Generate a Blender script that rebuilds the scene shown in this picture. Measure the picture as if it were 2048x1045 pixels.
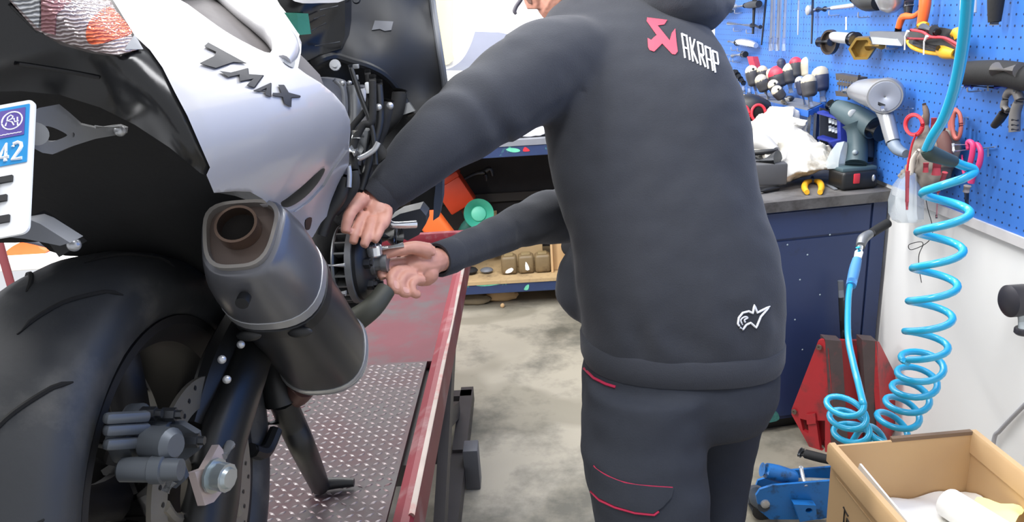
import bpy, bmesh, math, random
import numpy as np
from mathutils import Vector, Matrix, noise
from mathutils.geometry import delaunay_2d_cdt
from mathutils.bvhtree import BVHTree
for _o in list(bpy.data.objects): bpy.data.objects.remove(_o)
sc = bpy.context.scene
COL = sc.collection
random.seed(7)
# ------------------------------------------------------------------ camera
FPX, CX, CY, EYE = 1500.0, 1024.0, 522.5, 1.5
PITCH, ROLL, YAW = math.radians(17.8), math.radians(3.7), math.radians(1.35)
FW = Vector((-math.sin(YAW)*math.cos(PITCH), math.cos(YAW)*math.cos(PITCH), -math.sin(PITCH)))
_r = Vector((math.cos(YAW), math.sin(YAW), 0)); _u = _r.cross(FW)
RT = _r*math.cos(ROLL) - _u*math.sin(ROLL)
UP = _u*math.cos(ROLL) + _r*math.sin(ROLL)
CAM = Vector((0, 0, EYE))
cd = bpy.data.cameras.new('camera'); cam = bpy.data.objects.new('camera', cd); COL.objects.link(cam)
cd.sensor_fit = 'HORIZONTAL'; cd.sensor_width = 36.0; cd.lens = 36.0*FPX/2048; cd.clip_start = 0.02; cd.clip_end = 60
M = Matrix((RT, UP, -FW)).transposed().to_4x4(); M.translation = CAM
cam.matrix_world = M
sc.camera = cam
# ------------------------------------------------------------------ world, lights, exposure
sc.view_settings.view_transform = 'Standard'; sc.view_settings.look = 'None'
sc.view_settings.exposure = 0.12; sc.view_settings.gamma = 1.0; sc.view_settings.use_curve_mapping = False
w = bpy.data.worlds.new('world'); sc.world = w; w.use_nodes = True
bg = w.node_tree.nodes['Background']; bg.inputs[0].default_value = (0.93, 0.95, 1.0, 1); bg.inputs[1].default_value = 0.78
def area(name, loc, aim, sx, sy, power, color=(1, 1, 1)):
    l = bpy.data.lights.new(name, 'AREA'); l.shape = 'RECTANGLE'; l.size = sx; l.size_y = sy; l.energy = power; l.color = color
    o = bpy.data.objects.new(name, l); COL.objects.link(o); o.location = loc
    o.rotation_euler = (Vector(aim)-Vector(loc)).to_track_quat('-Z', 'Y').to_euler(); return o
area('ceiling_tube_light_bench', (0.55, 2.5, 2.75), (0.75, 2.5, 0), 0.25, 2.4, 38, (0.95, 0.97, 1))
area('ceiling_tube_light_rear', (-0.5, 3.5, 2.75), (-0.3, 3.8, 0), 2.4, 0.3, 54, (1, 0.98, 0.95))
area('ceiling_tube_light_near', (0.35, 0.9, 2.7), (0.95, 1.35, 0.5), 0.3, 1.6, 26, (0.97, 0.98, 1))
area('ceiling_tube_light_left', (-1.5, 1.3, 2.65), (0.9, 1.9, 0.5), 0.3, 2.0, 108, (1, 0.99, 0.97))

# ------------------------------------------------------------------ pixel rays
def ray(x, y): return FW + RT*((x-CX)/FPX) - UP*((y-CY)/FPX)
def P(x, y, D): return CAM + ray(x, y)*D
def PY(x, y, Y): d = ray(x, y); return CAM + d*(Y/d.y)
def PZ(x, y, Z): d = ray(x, y); return CAM + d*((Z-EYE)/d.z)
def PX(x, y, X): d = ray(x, y); return CAM + d*(X/d.x)
WN = Vector((1, 0.05, 0)); WK = 1.36
WOUT = Vector((-1, -0.05, 0)).normalized(); WAL = Vector((0.05, -1, 0)).normalized()
def PW(x, y, n=0.0):                       # point n metres in front of the right wall
    d = ray(x, y); k = WK - n*WN.length
    return CAM + d*((k - CAM.dot(WN))/d.dot(WN))
def plane(p0, p1, p2):
    n = (p1-p0).cross(p2-p0)
    return lambda x, y: CAM + ray(x, y)*((p0-CAM).dot(n)/ray(x, y).dot(n))
def idw(ctrl, pw=2.0):                     # smooth depth from a few control depths
    def f(x, y):
        s = t = 0
        for a, b, D in ctrl:
            k = 1/(((x-a)**2+(y-b)**2)**(pw/2)+30.0); s += k*D; t += k
        return P(x, y, s/t)
    return f
def depth_of(p): return (Vector(p)-CAM).dot(FW)
def px(n, D): return n*D/FPX               # n pixels at depth D in metres

# ------------------------------------------------------------------ materials
def lin(c):
    c = c.lstrip('#'); v = [int(c[i:i+2], 16)/255 for i in (0, 2, 4)]
    return tuple((x/12.92 if x <= .04045 else ((x+.055)/1.055)**2.4) for x in v)
MATS = {}
def mat(name, color, rough=0.5, metal=0.0, var=0.12, scale=18.0, bump=0.0, bscale=None, dirt=None, dirt_amt=0.5, dirt_scale=6.0, spec=0.5, coat=0.0, emit=0.0, trans=0.0, alpha=1.0, sheen=0.0):
    if name in MATS: return MATS[name]
    m = bpy.data.materials.new(name); m.use_nodes = True; nt = m.node_tree; N = nt.nodes; L = nt.links
    b = N['Principled BSDF']; c = lin(color) if isinstance(color, str) else color
    tc = N.new('ShaderNodeTexCoord'); nz = N.new('ShaderNodeTexNoise'); nz.inputs['Scale'].default_value = scale; nz.inputs['Detail'].default_value = 5
    L.new(tc.outputs['Object'], nz.inputs['Vector'])
    mx = N.new('ShaderNodeMix'); mx.data_type = 'RGBA'
    mx.inputs[6].default_value = (*[x*(1-var) for x in c], 1); mx.inputs[7].default_value = (*[min(1, x*(1+var)) for x in c], 1)
    L.new(nz.outputs['Fac'], mx.inputs[0]); out = mx.outputs[2]
    if dirt:
        n2 = N.new('ShaderNodeTexNoise'); n2.inputs['Scale'].default_value = dirt_scale; n2.inputs['Detail'].default_value = 8; n2.inputs['Roughness'].default_value = 0.65
        L.new(tc.outputs['Object'], n2.inputs['Vector'])
        rp = N.new('ShaderNodeValToRGB'); rp.color_ramp.elements[0].position = 0.62-0.3*dirt_amt; rp.color_ramp.elements[1].position = 0.75-0.2*dirt_amt
        L.new(n2.outputs['Fac'], rp.inputs['Fac'])
        m2 = N.new('ShaderNodeMix'); m2.data_type = 'RGBA'; L.new(rp.outputs['Color'], m2.inputs[0]); L.new(out, m2.inputs[6])
        m2.inputs[7].default_value = (*(lin(dirt)), 1); out = m2.outputs[2]
    L.new(out, b.inputs['Base Color'])
    b.inputs['Roughness'].default_value = rough; b.inputs['Metallic'].default_value = metal
    b.inputs['Specular IOR Level'].default_value = spec; b.inputs['Coat Weight'].default_value = coat; b.inputs['Coat Roughness'].default_value = 0.08
    b.inputs['Transmission Weight'].default_value = trans; b.inputs['Alpha'].default_value = alpha; b.inputs['Sheen Weight'].default_value = sheen
    if emit: L.new(out, b.inputs['Emission Color']); b.inputs['Emission Strength'].default_value = emit
    if bump:
        n3 = N.new('ShaderNodeTexNoise'); n3.inputs['Scale'].default_value = bscale or scale*3; n3.inputs['Detail'].default_value = 4
        L.new(tc.outputs['Object'], n3.inputs['Vector']); bp = N.new('ShaderNodeBump'); bp.inputs['Strength'].default_value = bump; bp.inputs['Distance'].default_value = 0.004
        L.new(n3.outputs['Fac'], bp.inputs['Height']); L.new(bp.outputs['Normal'], b.inputs['Normal'])
    MATS[name] = m; return m

# ------------------------------------------------------------------ objects
OFF = {}
def fin(o, label=None, cat=None, group=None, kind=None):
    if label: o['label'] = label
    if cat: o['category'] = cat
    if group: o['group'] = group
    if kind: o['kind'] = kind
    return o
def thing(name, loc, label, cat, group=None):
    o = bpy.data.objects.new(name, None); COL.objects.link(o); o.location = loc; o.empty_display_size = 0.05
    OFF[o] = Vector(loc); return fin(o, label, cat, group)
def obj(name, mb, m, parent=None, smooth=True, ang=40, label=None, cat=None, group=None, kind=None, loc=None):
    if isinstance(mb, MB): vs, fs = mb.v, mb.f
    else: vs, fs = mb
    vs = [Vector(v) for v in vs]
    off = OFF[parent] if parent is not None else (Vector(loc) if loc is not None else base_of(vs))
    me = bpy.data.meshes.new(name); me.from_pydata([v-off for v in vs], [], fs); me.update()
    bm = bmesh.new(); bm.from_mesh(me); bmesh.ops.remove_doubles(bm, verts=bm.verts, dist=1e-6)
    bmesh.ops.recalc_face_normals(bm, faces=bm.faces)
    if smooth:
        for f in bm.faces: f.smooth = True
        a = math.radians(ang)
        for e in bm.edges:
            if len(e.link_faces) == 2 and e.calc_face_angle(0) > a: e.smooth = False
    bm.to_mesh(me); bm.free()
    me.materials.append(m)
    o = bpy.data.objects.new(name, me); COL.objects.link(o)
    if parent is not None: o.parent = parent
    else: o.location = off
    OFF[o] = off
    return fin(o, label, cat, group, kind)
def base_of(vs):
    a = np.array([tuple(v) for v in vs]); lo, hi = a.min(0), a.max(0)
    return Vector(((lo[0]+hi[0])/2, (lo[1]+hi[1])/2, lo[2]))
def frame(d, up=Vector((0, 0, 1))):
    d = Vector(d).normalized()
    if abs(d.dot(up)) > 0.98: up = Vector((0, 1, 0)) if abs(d.y) < .9 else Vector((1, 0, 0))
    s = d.cross(up).normalized(); return s, s.cross(d).normalized(), d
def smooth_path(pts, n=6, closed=False):
    out = []; k = len(pts)
    for i in range(k if closed else k-1):
        g = lambda j: pts[j % k] if closed else pts[max(0, min(k-1, j))]
        p0, p1, p2, p3 = g(i-1), g(i), g(i+1), g(i+2)
        for t in range(n):
            t /= n
            out.append(0.5*((2*p1)+(p2-p0)*t+(2*p0-5*p1+4*p2-p3)*t*t+(3*p1-p0-3*p2+p3)*t**3))
    if not closed: out.append(pts[-1])
    return out
class MB:
    def __init__(s): s.v = []; s.f = []
    def add(s, vs, fs):
        k = len(s.v); s.v += [Vector(v) for v in vs]; s.f += [tuple(i+k for i in f) for f in fs]; return s
    def box(s, c, size, rot=None, bev=0.0, seg=2):
        bm = bmesh.new(); bmesh.ops.create_cube(bm, size=1)
        for v in bm.verts: v.co = Vector((v.co.x*size[0], v.co.y*size[1], v.co.z*size[2]))
        if bev: bmesh.ops.bevel(bm, geom=bm.edges[:], offset=min(bev, min(size)*.45), segments=seg, profile=.5, affect='EDGES')
        R = rot if rot is not None else Matrix.Identity(3)
        bm.verts.index_update()
        s.add([R @ v.co + Vector(c) for v in bm.verts], [[v.index for v in f.verts] for f in bm.faces]); bm.free(); return s
    def obox(s, p0, p1, w, h, up=Vector((0, 0, 1)), bev=0.0):      # bar from p0 to p1
        p0, p1 = Vector(p0), Vector(p1); a, b, d = frame(p1-p0, Vector(up))
        return s.box((p0+p1)/2, (w, h, (p1-p0).length), Matrix((a, b, d)).transposed(), bev)
    def loft(s, rings, cap=True, closed=False):
        k = len(s.v); n = len(rings[0])
        for r in rings: s.v += [Vector(p) for p in r]
        R = len(rings)
        for i in range(R if closed else R-1):
            for j in range(n):
                a, b = k+i*n+j, k+i*n+(j+1) % n; c, d = k+((i+1) % R)*n+(j+1) % n, k+((i+1) % R)*n+j
                s.f.append((a, b, c, d))
        if cap and not closed:
            s.f.append(tuple(range(k, k+n))[::-1]); s.f.append(tuple(range(k+(R-1)*n, k+R*n)))
        return s
    def tube(s, pts, r, n=10, sm=0, cap=True, flat=1.0, closed=False, up=Vector((0, 0, 1))):
        pts = [Vector(p) for p in pts]
        rs = list(r) if isinstance(r, (list, tuple)) else [r]*len(pts)
        if sm:
            tri = smooth_path([Vector((x, 0, 0)) for x in rs], sm, closed); pts = smooth_path(pts, sm, closed); rs = [max(1e-4, q.x) for q in tri]
        rings = []; pa = None; K = len(pts)
        for i, p in enumerate(pts):
            if closed: d = pts[(i+1) % K]-pts[i-1]
            else: d = pts[min(K-1, i+1)]-pts[max(0, i-1)]
            if d.length < 1e-9: d = Vector((0, 0, 1))
            d.normalize()
            if pa is None: a, b, _ = frame(d, up)
            else:
                a = (pa - d*pa.dot(d))
                a = a.normalized() if a.length > 1e-6 else frame(d)[0]
                b = a.cross(d).normalized()*-1
            pa = a
            rings.append([p + (a*math.cos(2*math.pi*j/n) + b*flat*math.sin(2*math.pi*j/n))*rs[i] for j in range(n)])
        return s.loft(rings, cap, closed)
    def cyl(s, p0, p1, r0, r1=None, n=20): return s.tube([p0, p1], [r0, r0 if r1 is None else r1], n)
    def lathe(s, p0, axis, prof, n=28, hole=False):   # prof: (distance along axis, radius)
        p0 = Vector(p0); a, b, d = frame(axis)
        rings = [[p0 + d*t + (a*math.cos(2*math.pi*j/n)+b*math.sin(2*math.pi*j/n))*max(r, 1e-4) for j in range(n)] for t, r in prof]
        return s.loft(rings, cap=not hole, closed=hole)
    def ball(s, c, r, rot=None, n=16, m=10):
        if not isinstance(r, (tuple, list)): r = (r, r, r)
        R = rot if rot is not None else Matrix.Identity(3); rings = []
        for i in range(m+1):
            t = math.pi*i/m; t = min(max(t, .02), math.pi-.02)
            rings.append([R @ Vector((r[0]*math.sin(t)*math.cos(2*math.pi*j/n), r[1]*math.sin(t)*math.sin(2*math.pi*j/n), r[2]*math.cos(t))) + Vector(c) for j in range(n)])
        return s.loft(rings)
    def prism(s, poly, off):
        n = len(poly); poly = [Vector(p) for p in poly]; o = Vector(off)
        k = len(s.v); s.v += poly + [p+o for p in poly]
        s.f.append(tuple(range(k, k+n))[::-1]); s.f.append(tuple(range(k+n, k+2*n)))
        for i in range(n): j = (i+1) % n; s.f.append((k+i, k+j, k+n+j, k+n+i))
        return s
    def shell(s, outline, surf, off, holes=(), step=14, back=None):    # filled outline laid on a surface, with thickness
        pts, tris = fill(outline, holes, step)
        f = [surf(x, y) for x, y in pts]
        bk = [back(p) for p in f] if back else [p+Vector(off) for p in f]
        n = len(pts); cnt = {}
        for t in tris:
            for i in range(3):
                e = (t[i], t[(i+1) % 3]); cnt[e] = 1
        faces = [t for t in tris] + [tuple(i+n for i in t[::-1]) for t in tris]
        for (a, b) in cnt:
            if (b, a) not in cnt: faces.append((b, a, a+n, b+n))
        return s.add(f+bk, faces)
def inpoly(x, y, p):
    c = False; j = len(p)-1
    for i in range(len(p)):
        if (p[i][1] > y) != (p[j][1] > y) and x < (p[j][0]-p[i][0])*(y-p[i][1])/(p[j][1]-p[i][1])+p[i][0]: c = not c
        j = i
    return c
def densify(poly, step):
    out = []
    for i in range(len(poly)):
        a, b = Vector(poly[i]), Vector(poly[(i+1) % len(poly)]); n = max(1, int((b-a).length/step))
        out += [a+(b-a)*k/n for k in range(n)]
    return [tuple(v) for v in out]
def round_poly(poly, n=5):                 # Catmull-Rom through 2D points
    return [(p.x, p.y) for p in smooth_path([Vector((x, y, 0)) for x, y in poly], n, True)]
def fill(outline, holes=(), step=14):
    loops = [densify(outline, step)] + [densify(h, step) for h in holes]
    vs = []; ed = []
    for lp in loops:
        k = len(vs); vs += [Vector(p) for p in lp]; ed += [(k+i, k+(i+1) % len(lp)) for i in range(len(lp))]
    xs = [p[0] for p in outline]; ys = [p[1] for p in outline]
    bnd = np.array([tuple(v) for v in vs])
    x = min(xs)+step*.5; row = 0
    while x < max(xs):
        y = min(ys)+step*(.5 if row % 2 else .25)
        while y < max(ys):
            if inpoly(x, y, outline) and not any(inpoly(x, y, h) for h in holes) and np.hypot(bnd[:, 0]-x, bnd[:, 1]-y).min() > step*.4: vs.append(Vector((x, y)))
            y += step
        x += step*.87; row += 1
    r = delaunay_2d_cdt(vs, ed, [], 0, 1e-5); pts = r[0]; tris = []
    for t in r[2]:
        cx = sum(pts[i].x for i in t)/3; cy = sum(pts[i].y for i in t)/3
        if inpoly(cx, cy, outline) and not any(inpoly(cx, cy, h) for h in holes):
            a, b, c = (pts[i] for i in t)
            if (b-a).cross(c-a) < 0: t = t[::-1]
            tris.append(tuple(t))
    return [(p.x, p.y) for p in pts], tris
def ellipse_px(cx, cy, rx, ry, n=24, a0=0):
    return [(cx+rx*math.cos(a0+2*math.pi*i/n), cy+ry*math.sin(a0+2*math.pi*i/n)) for i in range(n)]
def fused(mb, voxel, smooth_it=6):         # one continuous skin around overlapping closed volumes
    me = bpy.data.meshes.new('tmp'); me.from_pydata(mb.v, [], mb.f); me.update()
    bm = bmesh.new(); bm.from_mesh(me); bmesh.ops.recalc_face_normals(bm, faces=bm.faces); bm.to_mesh(me); bm.free()
    o = bpy.data.objects.new('tmp', me); COL.objects.link(o)
    md = o.modifiers.new('r', 'REMESH'); md.mode = 'VOXEL'; md.voxel_size = voxel
    s_ = o.modifiers.new('s', 'SMOOTH'); s_.factor = .5; s_.iterations = smooth_it
    dg = bpy.context.evaluated_depsgraph_get(); ev = o.evaluated_get(dg); m2 = ev.to_mesh()
    vs = [v.co.copy() for v in m2.vertices]; ns = [v.normal.copy() for v in m2.vertices]; fs = [tuple(p.vertices) for p in m2.polygons]
    ev.to_mesh_clear(); bpy.data.objects.remove(o); bpy.data.meshes.remove(me)
    return vs, ns, fs
def bvh_of(o):
    off = OFF[o]; me = o.data
    return BVHTree.FromPolygons([v.co+off for v in me.vertices], [tuple(p.vertices) for p in me.polygons])
def on(bvh, lift=0.0015, fallback=1.5):    # surface point seen at a pixel, lifted off the surface
    def f(x, y):
        d = ray(x, y).normalized(); h = bvh.ray_cast(CAM, d)
        if h[0] is None: return P(x, y, fallback)
        n = h[1]; n = n if n.dot(d) < 0 else -n
        return h[0]+n*lift
    return f
def decal(name, polys, bvh, m, parent, step=5, lift=0.0012, thick=0.0012, label=None):
    s = on(bvh, lift); b = MB()
    for pl in polys:
        hs = ()
        if isinstance(pl, dict): hs = pl['h']; pl = pl['o']
        b.shell(pl, s, FW*thick, hs, step)
    return obj(name, b, m, parent, smooth=False, label=label)
# ------------------------------------------------------------------ palette
BLACK = mat('black_plastic', '#18191b', .45, var=.15, scale=30)
GLOSS = mat('gloss_black_plastic', '#18191b', .22, var=.12)
MATTE = mat('matte_black_rubber', '#1b1b1c', .8, var=.2, scale=40, bump=.15)
WHITE = mat('white_bodywork', '#b0afb2', .36, var=.015, coat=.4)
STEEL = mat('steel', '#b5b7ba', .3, .6, var=.12, scale=40)
CHROME = mat('chrome', '#dadcde', .18, .75, var=.05)
DSTEEL = mat('dark_steel', '#4c4e52', .38, .85, var=.25, scale=30)
ALU = mat('cast_aluminium', '#8e9092', .45, .7, var=.15, scale=50)
GREYP = mat('grey_plastic', '#6a6d73', .5, var=.1)
SEATM = mat('seat_grey', '#5c5858', .75, var=.1, bump=.15)
RED = mat('red_paint', '#a8282f', .42, var=.15, dirt='#4a3434', dirt_amt=.35, dirt_scale=9)
REDC = mat('red_plastic', '#c8303c', .45, var=.1)
PINK = mat('pink_grip', '#d83c74', .45, var=.1)
ORANGE = mat('orange_plastic', '#f0672a', .45, var=.08)
ORANGED = mat('red_orange_plastic', '#c8401f', .5, var=.12)
YEL = mat('yellow_plastic', '#e0a823', .45, var=.12)
NAVY = mat('navy_paint', '#27365c', .45, var=.12, scale=6, dirt='#1d2436', dirt_amt=.2, dirt_scale=5)
BLUEP = mat('blue_paint', '#2c62b4', .45, var=.12, dirt='#39424f', dirt_amt=.2, dirt_scale=20)
JACKB = mat('blue_jack_paint', '#1b67ad', .4, var=.12, dirt='#20364c', dirt_amt=.3, dirt_scale=25)
WTOP = mat('worktop_grime', '#615f5e', .6, var=.2, dirt='#3c3836', dirt_amt=.5, dirt_scale=7)
BRASS = mat('brass', '#a88a4a', .4, .75, var=.15)
TEAL = mat('dark_teal_plastic', '#3e5158', .5, var=.12)
CARD = mat('cardboard', '#c9a67a', .85, var=.05, scale=6, bump=.05)
PAPER = mat('white_paper', '#f2f1ec', .8, var=.02)
CREAM = mat('cream_paper', '#e6d3a2', .85, var=.08, scale=5)
SKIN = mat('skin', '#c08a78', .5, var=.07, scale=30, bump=.08)
CLOTH = mat('black_fleece', '#35373d', .92, var=.07, scale=60, bump=.2, bscale=400, sheen=.12, spec=.2)
TROUS = mat('black_work_trousers', '#31343b', .9, var=.08, scale=50, bump=.15, bscale=300, spec=.25)
PRINTW = mat('white_print', '#e8e8ea', .6, var=.03)
PRINTR = mat('red_print', '#ee4a5e', .6, var=.04)
PIPING = mat('red_piping', '#b01f45', .7, var=.08)
HOSE = mat('blue_air_hose', '#22a6cf', .32, var=.05, coat=.3)
RAG = mat('white_rag', '#dedad0', .9, var=.06, dirt='#7d7567', dirt_amt=.42, dirt_scale=6, bump=.2)
WOOD = mat('pale_plywood', '#b49a72', .75, var=.2, scale=12, dirt='#6e5c44', dirt_amt=.3)
JAR = mat('brown_varnish_tin', '#7d6a4c', .5, var=.25, scale=14, dirt='#3d3022', dirt_amt=.3)
GREEN = mat('green_funnel_plastic', '#3fa58a', .45, var=.08)
CLEARB = mat('clear_plastic_bag', '#c9d3da', .25, var=.05, alpha=.45)
# ------------------------------------------------------------------ the setting
def concrete():
    m = mat('concrete_floor', '#a49d8e', .55, var=.12, scale=3.5, dirt='#6f6c62', dirt_amt=.45, dirt_scale=2.6, bump=.08, bscale=60)
    nt = m.node_tree; N = nt.nodes; L = nt.links; b = N['Principled BSDF']; src = b.inputs['Base Color'].links[0].from_socket
    tc = N.new('ShaderNodeTexCoord'); nz = N.new('ShaderNodeTexNoise'); nz.inputs['Scale'].default_value = 1.7; nz.inputs['Detail'].default_value = 2.5; nz.inputs['Distortion'].default_value = .4
    L.new(tc.outputs['Object'], nz.inputs['Vector']); rp = N.new('ShaderNodeValToRGB'); rp.color_ramp.elements[0].position = .47; rp.color_ramp.elements[1].position = .52
    L.new(nz.outputs['Fac'], rp.inputs['Fac']); mx = N.new('ShaderNodeMix'); mx.data_type = 'RGBA'; mx.blend_type = 'MULTIPLY'
    mx.inputs[7].default_value = (.72, .72, .70, 1); L.new(rp.outputs['Color'], mx.inputs[0]); L.new(src, mx.inputs[6]); L.new(mx.outputs[2], b.inputs['Base Color'])
    return m
obj('floor', MB().box((-0.4, 2.2, -.05), (5.2, 5.6, .1)), concrete(), smooth=False, kind='structure')
WALLM = mat('white_wall_paint', '#eeeeec', .8, var=.02, scale=3)
yb = 4.45
def wallpt(Y, n=0, z=0): return Vector((WK - .05*Y - n*WN.length, Y, z))
b = MB(); a0, a1 = wallpt(-.3), wallpt(yb)
b.prism([a0, a1, a1+Vector((0, 0, 2.9)), a0+Vector((0, 0, 2.9))], (.1, .005, 0)); obj('wall_right', b, WALLM, smooth=False, kind='structure')
obj('wall_back', MB().box((-.9, yb+.06, 1.45), (4.2, .1, 2.9)), WALLM, smooth=False, kind='structure')
# pegboard, with its drilled holes in the material
def pegmat():
    m = mat('blue_pegboard_paint', '#3a74c8', .5, var=.07, scale=5, dirt='#3a5f9a', dirt_amt=.12, dirt_scale=4)
    nt = m.node_tree; N = nt.nodes; L = nt.links; b = N['Principled BSDF']; src = b.inputs['Base Color'].links[0].from_socket
    tc = N.new('ShaderNodeTexCoord'); sp = N.new('ShaderNodeSeparateXYZ'); L.new(tc.outputs['Object'], sp.inputs[0])
    def mth(op, a, bb=None):
        n = N.new('ShaderNodeMath'); n.operation = op
        for i, v in enumerate((a, bb)):
            if v is None: continue
            if isinstance(v, (int, float)): n.inputs[i].default_value = v
            else: L.new(v, n.inputs[i])
        return n.outputs[0]
    def cell(s): return mth('SUBTRACT', mth('FRACT', mth('MULTIPLY', s, 1/.0275)), .5)
    u, v = cell(sp.outputs[1]), cell(sp.outputs[2])
    d = mth('SQRT', mth('ADD', mth('MULTIPLY', u, u), mth('MULTIPLY', v, v)))
    k = mth('LESS_THAN', d, .115)
    mx = N.new('ShaderNodeMix'); mx.data_type = 'RGBA'; L.new(k, mx.inputs[0]); L.new(src, mx.inputs[6]); mx.inputs[7].default_value = (*lin('#16305f'), 1)
    L.new(mx.outputs[2], b.inputs['Base Color']); return m
pb = thing('pegboard', wallpt(3.0, .005, .9), 'blue perforated tool pegboard with pale bottom rail fixed along the white wall', 'pegboard')
q0, q1 = wallpt(.1, .004, .898), wallpt(yb-.02, .004, .898); H2 = Vector((0, 0, 1.4))
obj('board', MB().prism([q0, q1, q1+H2, q0+H2], WOUT*.012), pegmat(), pb, smooth=False)
r0, r1 = wallpt(.1, .004, .872), wallpt(2.44, .004, .872)
obj('bottom_rail', MB().prism([r0, r1, r1+Vector((0, 0, .026)), r0+Vector((0, 0, .026))], WOUT*.02), mat('pale_trim', '#c6c4c4', .6), pb, smooth=False)
PN = .017                                    # face of the pegboard in front of the wall

# ------------------------------------------------------------------ motorcycle work lift
DZ = .66
def deckmat():
    m = mat('worn_red_deck', '#541f2a', .6, var=.2, scale=9, dirt='#43393c', dirt_amt=.55, dirt_scale=7)
    m.node_tree.nodes['Principled BSDF'].inputs['Metallic'].default_value = .25; return m
DECK = deckmat()
lift = thing('motorcycle_lift', (-.5, 2.0, 0), 'worn red motorcycle work lift with a tread plate deck under the scooter', 'lift')
x0, x1, y0, y1 = -.78, -.262, 1.10, 2.93
obj('deck', MB().box(((x0+x1)/2, (1.80+y1)/2, DZ-.012), (x1-x0, y1-1.80, .02)), DECK, lift, smooth=False)
tp = MB().box(((x0+x1)/2-.006, (y0+1.80)/2, DZ-.006), (x1-x0-.03, 1.80-y0, .008))
i = 0; tb_ = MB()
for gy in np.arange(y0+.02, 1.79, .0185):
    i += 1
    for k, gx in enumerate(np.arange(x0+.02, x1-.03, .0185)):
        s = 1 if (i+k) % 2 else -1
        c = Vector((gx, gy, DZ-.002)); d = Vector((1, .75*s, 0)).normalized()*.0095; n = Vector((-d.y, d.x, 0)).normalized()*.0032; u = Vector((0, 0, .0016))
        tb_.add([c-d, c-n, c+d, c+n, c-d*.6+u, c+d*.6+u, c-n*.35+u, c+n*.35+u], [(0, 1, 6, 4), (1, 2, 5, 6), (2, 3, 7, 5), (3, 0, 4, 7), (4, 6, 5, 7)])
TREAD = mat('worn_tread_plate', '#3c2127', .55, .1, var=.25, scale=8, dirt='#403b3d', dirt_amt=.65, dirt_scale=6)
tpo = obj('tread_plate', tp, TREAD, lift, smooth=False)
obj('tread_lozenges', tb_, mat('worn_highlight_steel', '#918889', .42, .3, var=.25, scale=9, dirt='#5a3a3f', dirt_amt=.4, dirt_scale=6), tpo, smooth=False)  # worn bumps, with their highlights put into a paler colour than the plate
RAILM = mat('red_rail_worn', '#6c1a26', .5, var=.15, scale=10, dirt='#7d5a5c', dirt_amt=.3, dirt_scale=8)
def rail(xs, sgn, name='side_rail'):
    prof = [(0, -.075), (0, .0), (.018, .012), (.034, .014), (.040, .006), (.040, -.075), (.034, -.075), (.034, -.002), (.004, -.008), (.004, -.075)]
    b = MB().loft([[Vector((xs+sgn*p, yy, DZ+q)) for p, q in prof] for yy in (y0-.02, y1+.005)])
    return obj(name, b, RAILM, lift, smooth=False)
rr = rail(-.270, 1); rail(-.776, -1)
obj('worn_edge', MB().tube([(-.2345, y0+.03, DZ+.0125), (-.2345, y1, DZ+.0125)], .0058, 8), mat('bare_worn_steel', '#8f8580', .45, .4, var=.3, scale=12, dirt='#8c3a3c', dirt_amt=.35, dirt_scale=7), lift)
obj('end_stop', MB().box((-.51, y1+.01, DZ+.012), (.53, .03, .05), bev=.004), RAILM, lift)
FRM = mat('dark_lift_frame', '#2e2a2c', .5, var=.2)
b = MB()
for xs in (-.74, -.29):
    b.obox((xs, 1.35, DZ-.05), (xs, 2.75, DZ-.05), .05, .05)
obj('deck_frame', b, FRM, lift, smooth=False)
for xs in (-.70, -.31):
    b = MB().obox((xs, 1.45, DZ-.09), (xs, 2.55, .10), .03, .06); obj('scissor_arm', b, FRM, lift, smooth=False)
    b = MB().obox((xs+.03, 2.55, DZ-.09), (xs+.03, 1.45, .10), .03, .06); obj('scissor_arm', b, FRM, lift, smooth=False)
b = MB()
for xs in (-.74, -.28): b.obox((xs, 1.3, .06), (xs, 2.75, .06), .05, .06)
for yy in (1.32, 2.7): b.obox((-.76, yy, .06), (-.26, yy, .06), .05, .06)
obj('base_frame', b, FRM, lift, smooth=False)
# outrigger foot that shows right of the deck
pf = PZ(938, 955, 0); b = MB().obox((-.30, pf.y+.03, .085), (pf.x+.02, pf.y+.03, .085), .035, .035); obj('outrigger_arm', b, FRM, lift, smooth=False)
fx = PZ(945, 950, .05)
obj('outrigger_foot', MB().box((fx.x, fx.y+.02, .075), (.05, .07, .15), bev=.004), mat('grey_foot', '#5a5b60', .5), lift)
pp = PY(890, 900, 2.1); obj('gusset_plate', MB().box((pp.x-.02, 2.1, pp.z), (.06, .012, .1), bev=.003), FRM, lift)
q = PY(884, 770, 2.45); obj('upright', MB().obox((q.x-.01, 2.5, .06), (q.x-.01, 2.5, DZ-.08), .04, .04), mat('olive_grey_frame', '#4a4740', .5), lift)
obj('release_bar', MB().cyl(PY(845, 960, 1.55), PY(836, 1038, 1.55), .005), CHROME, lift)
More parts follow.
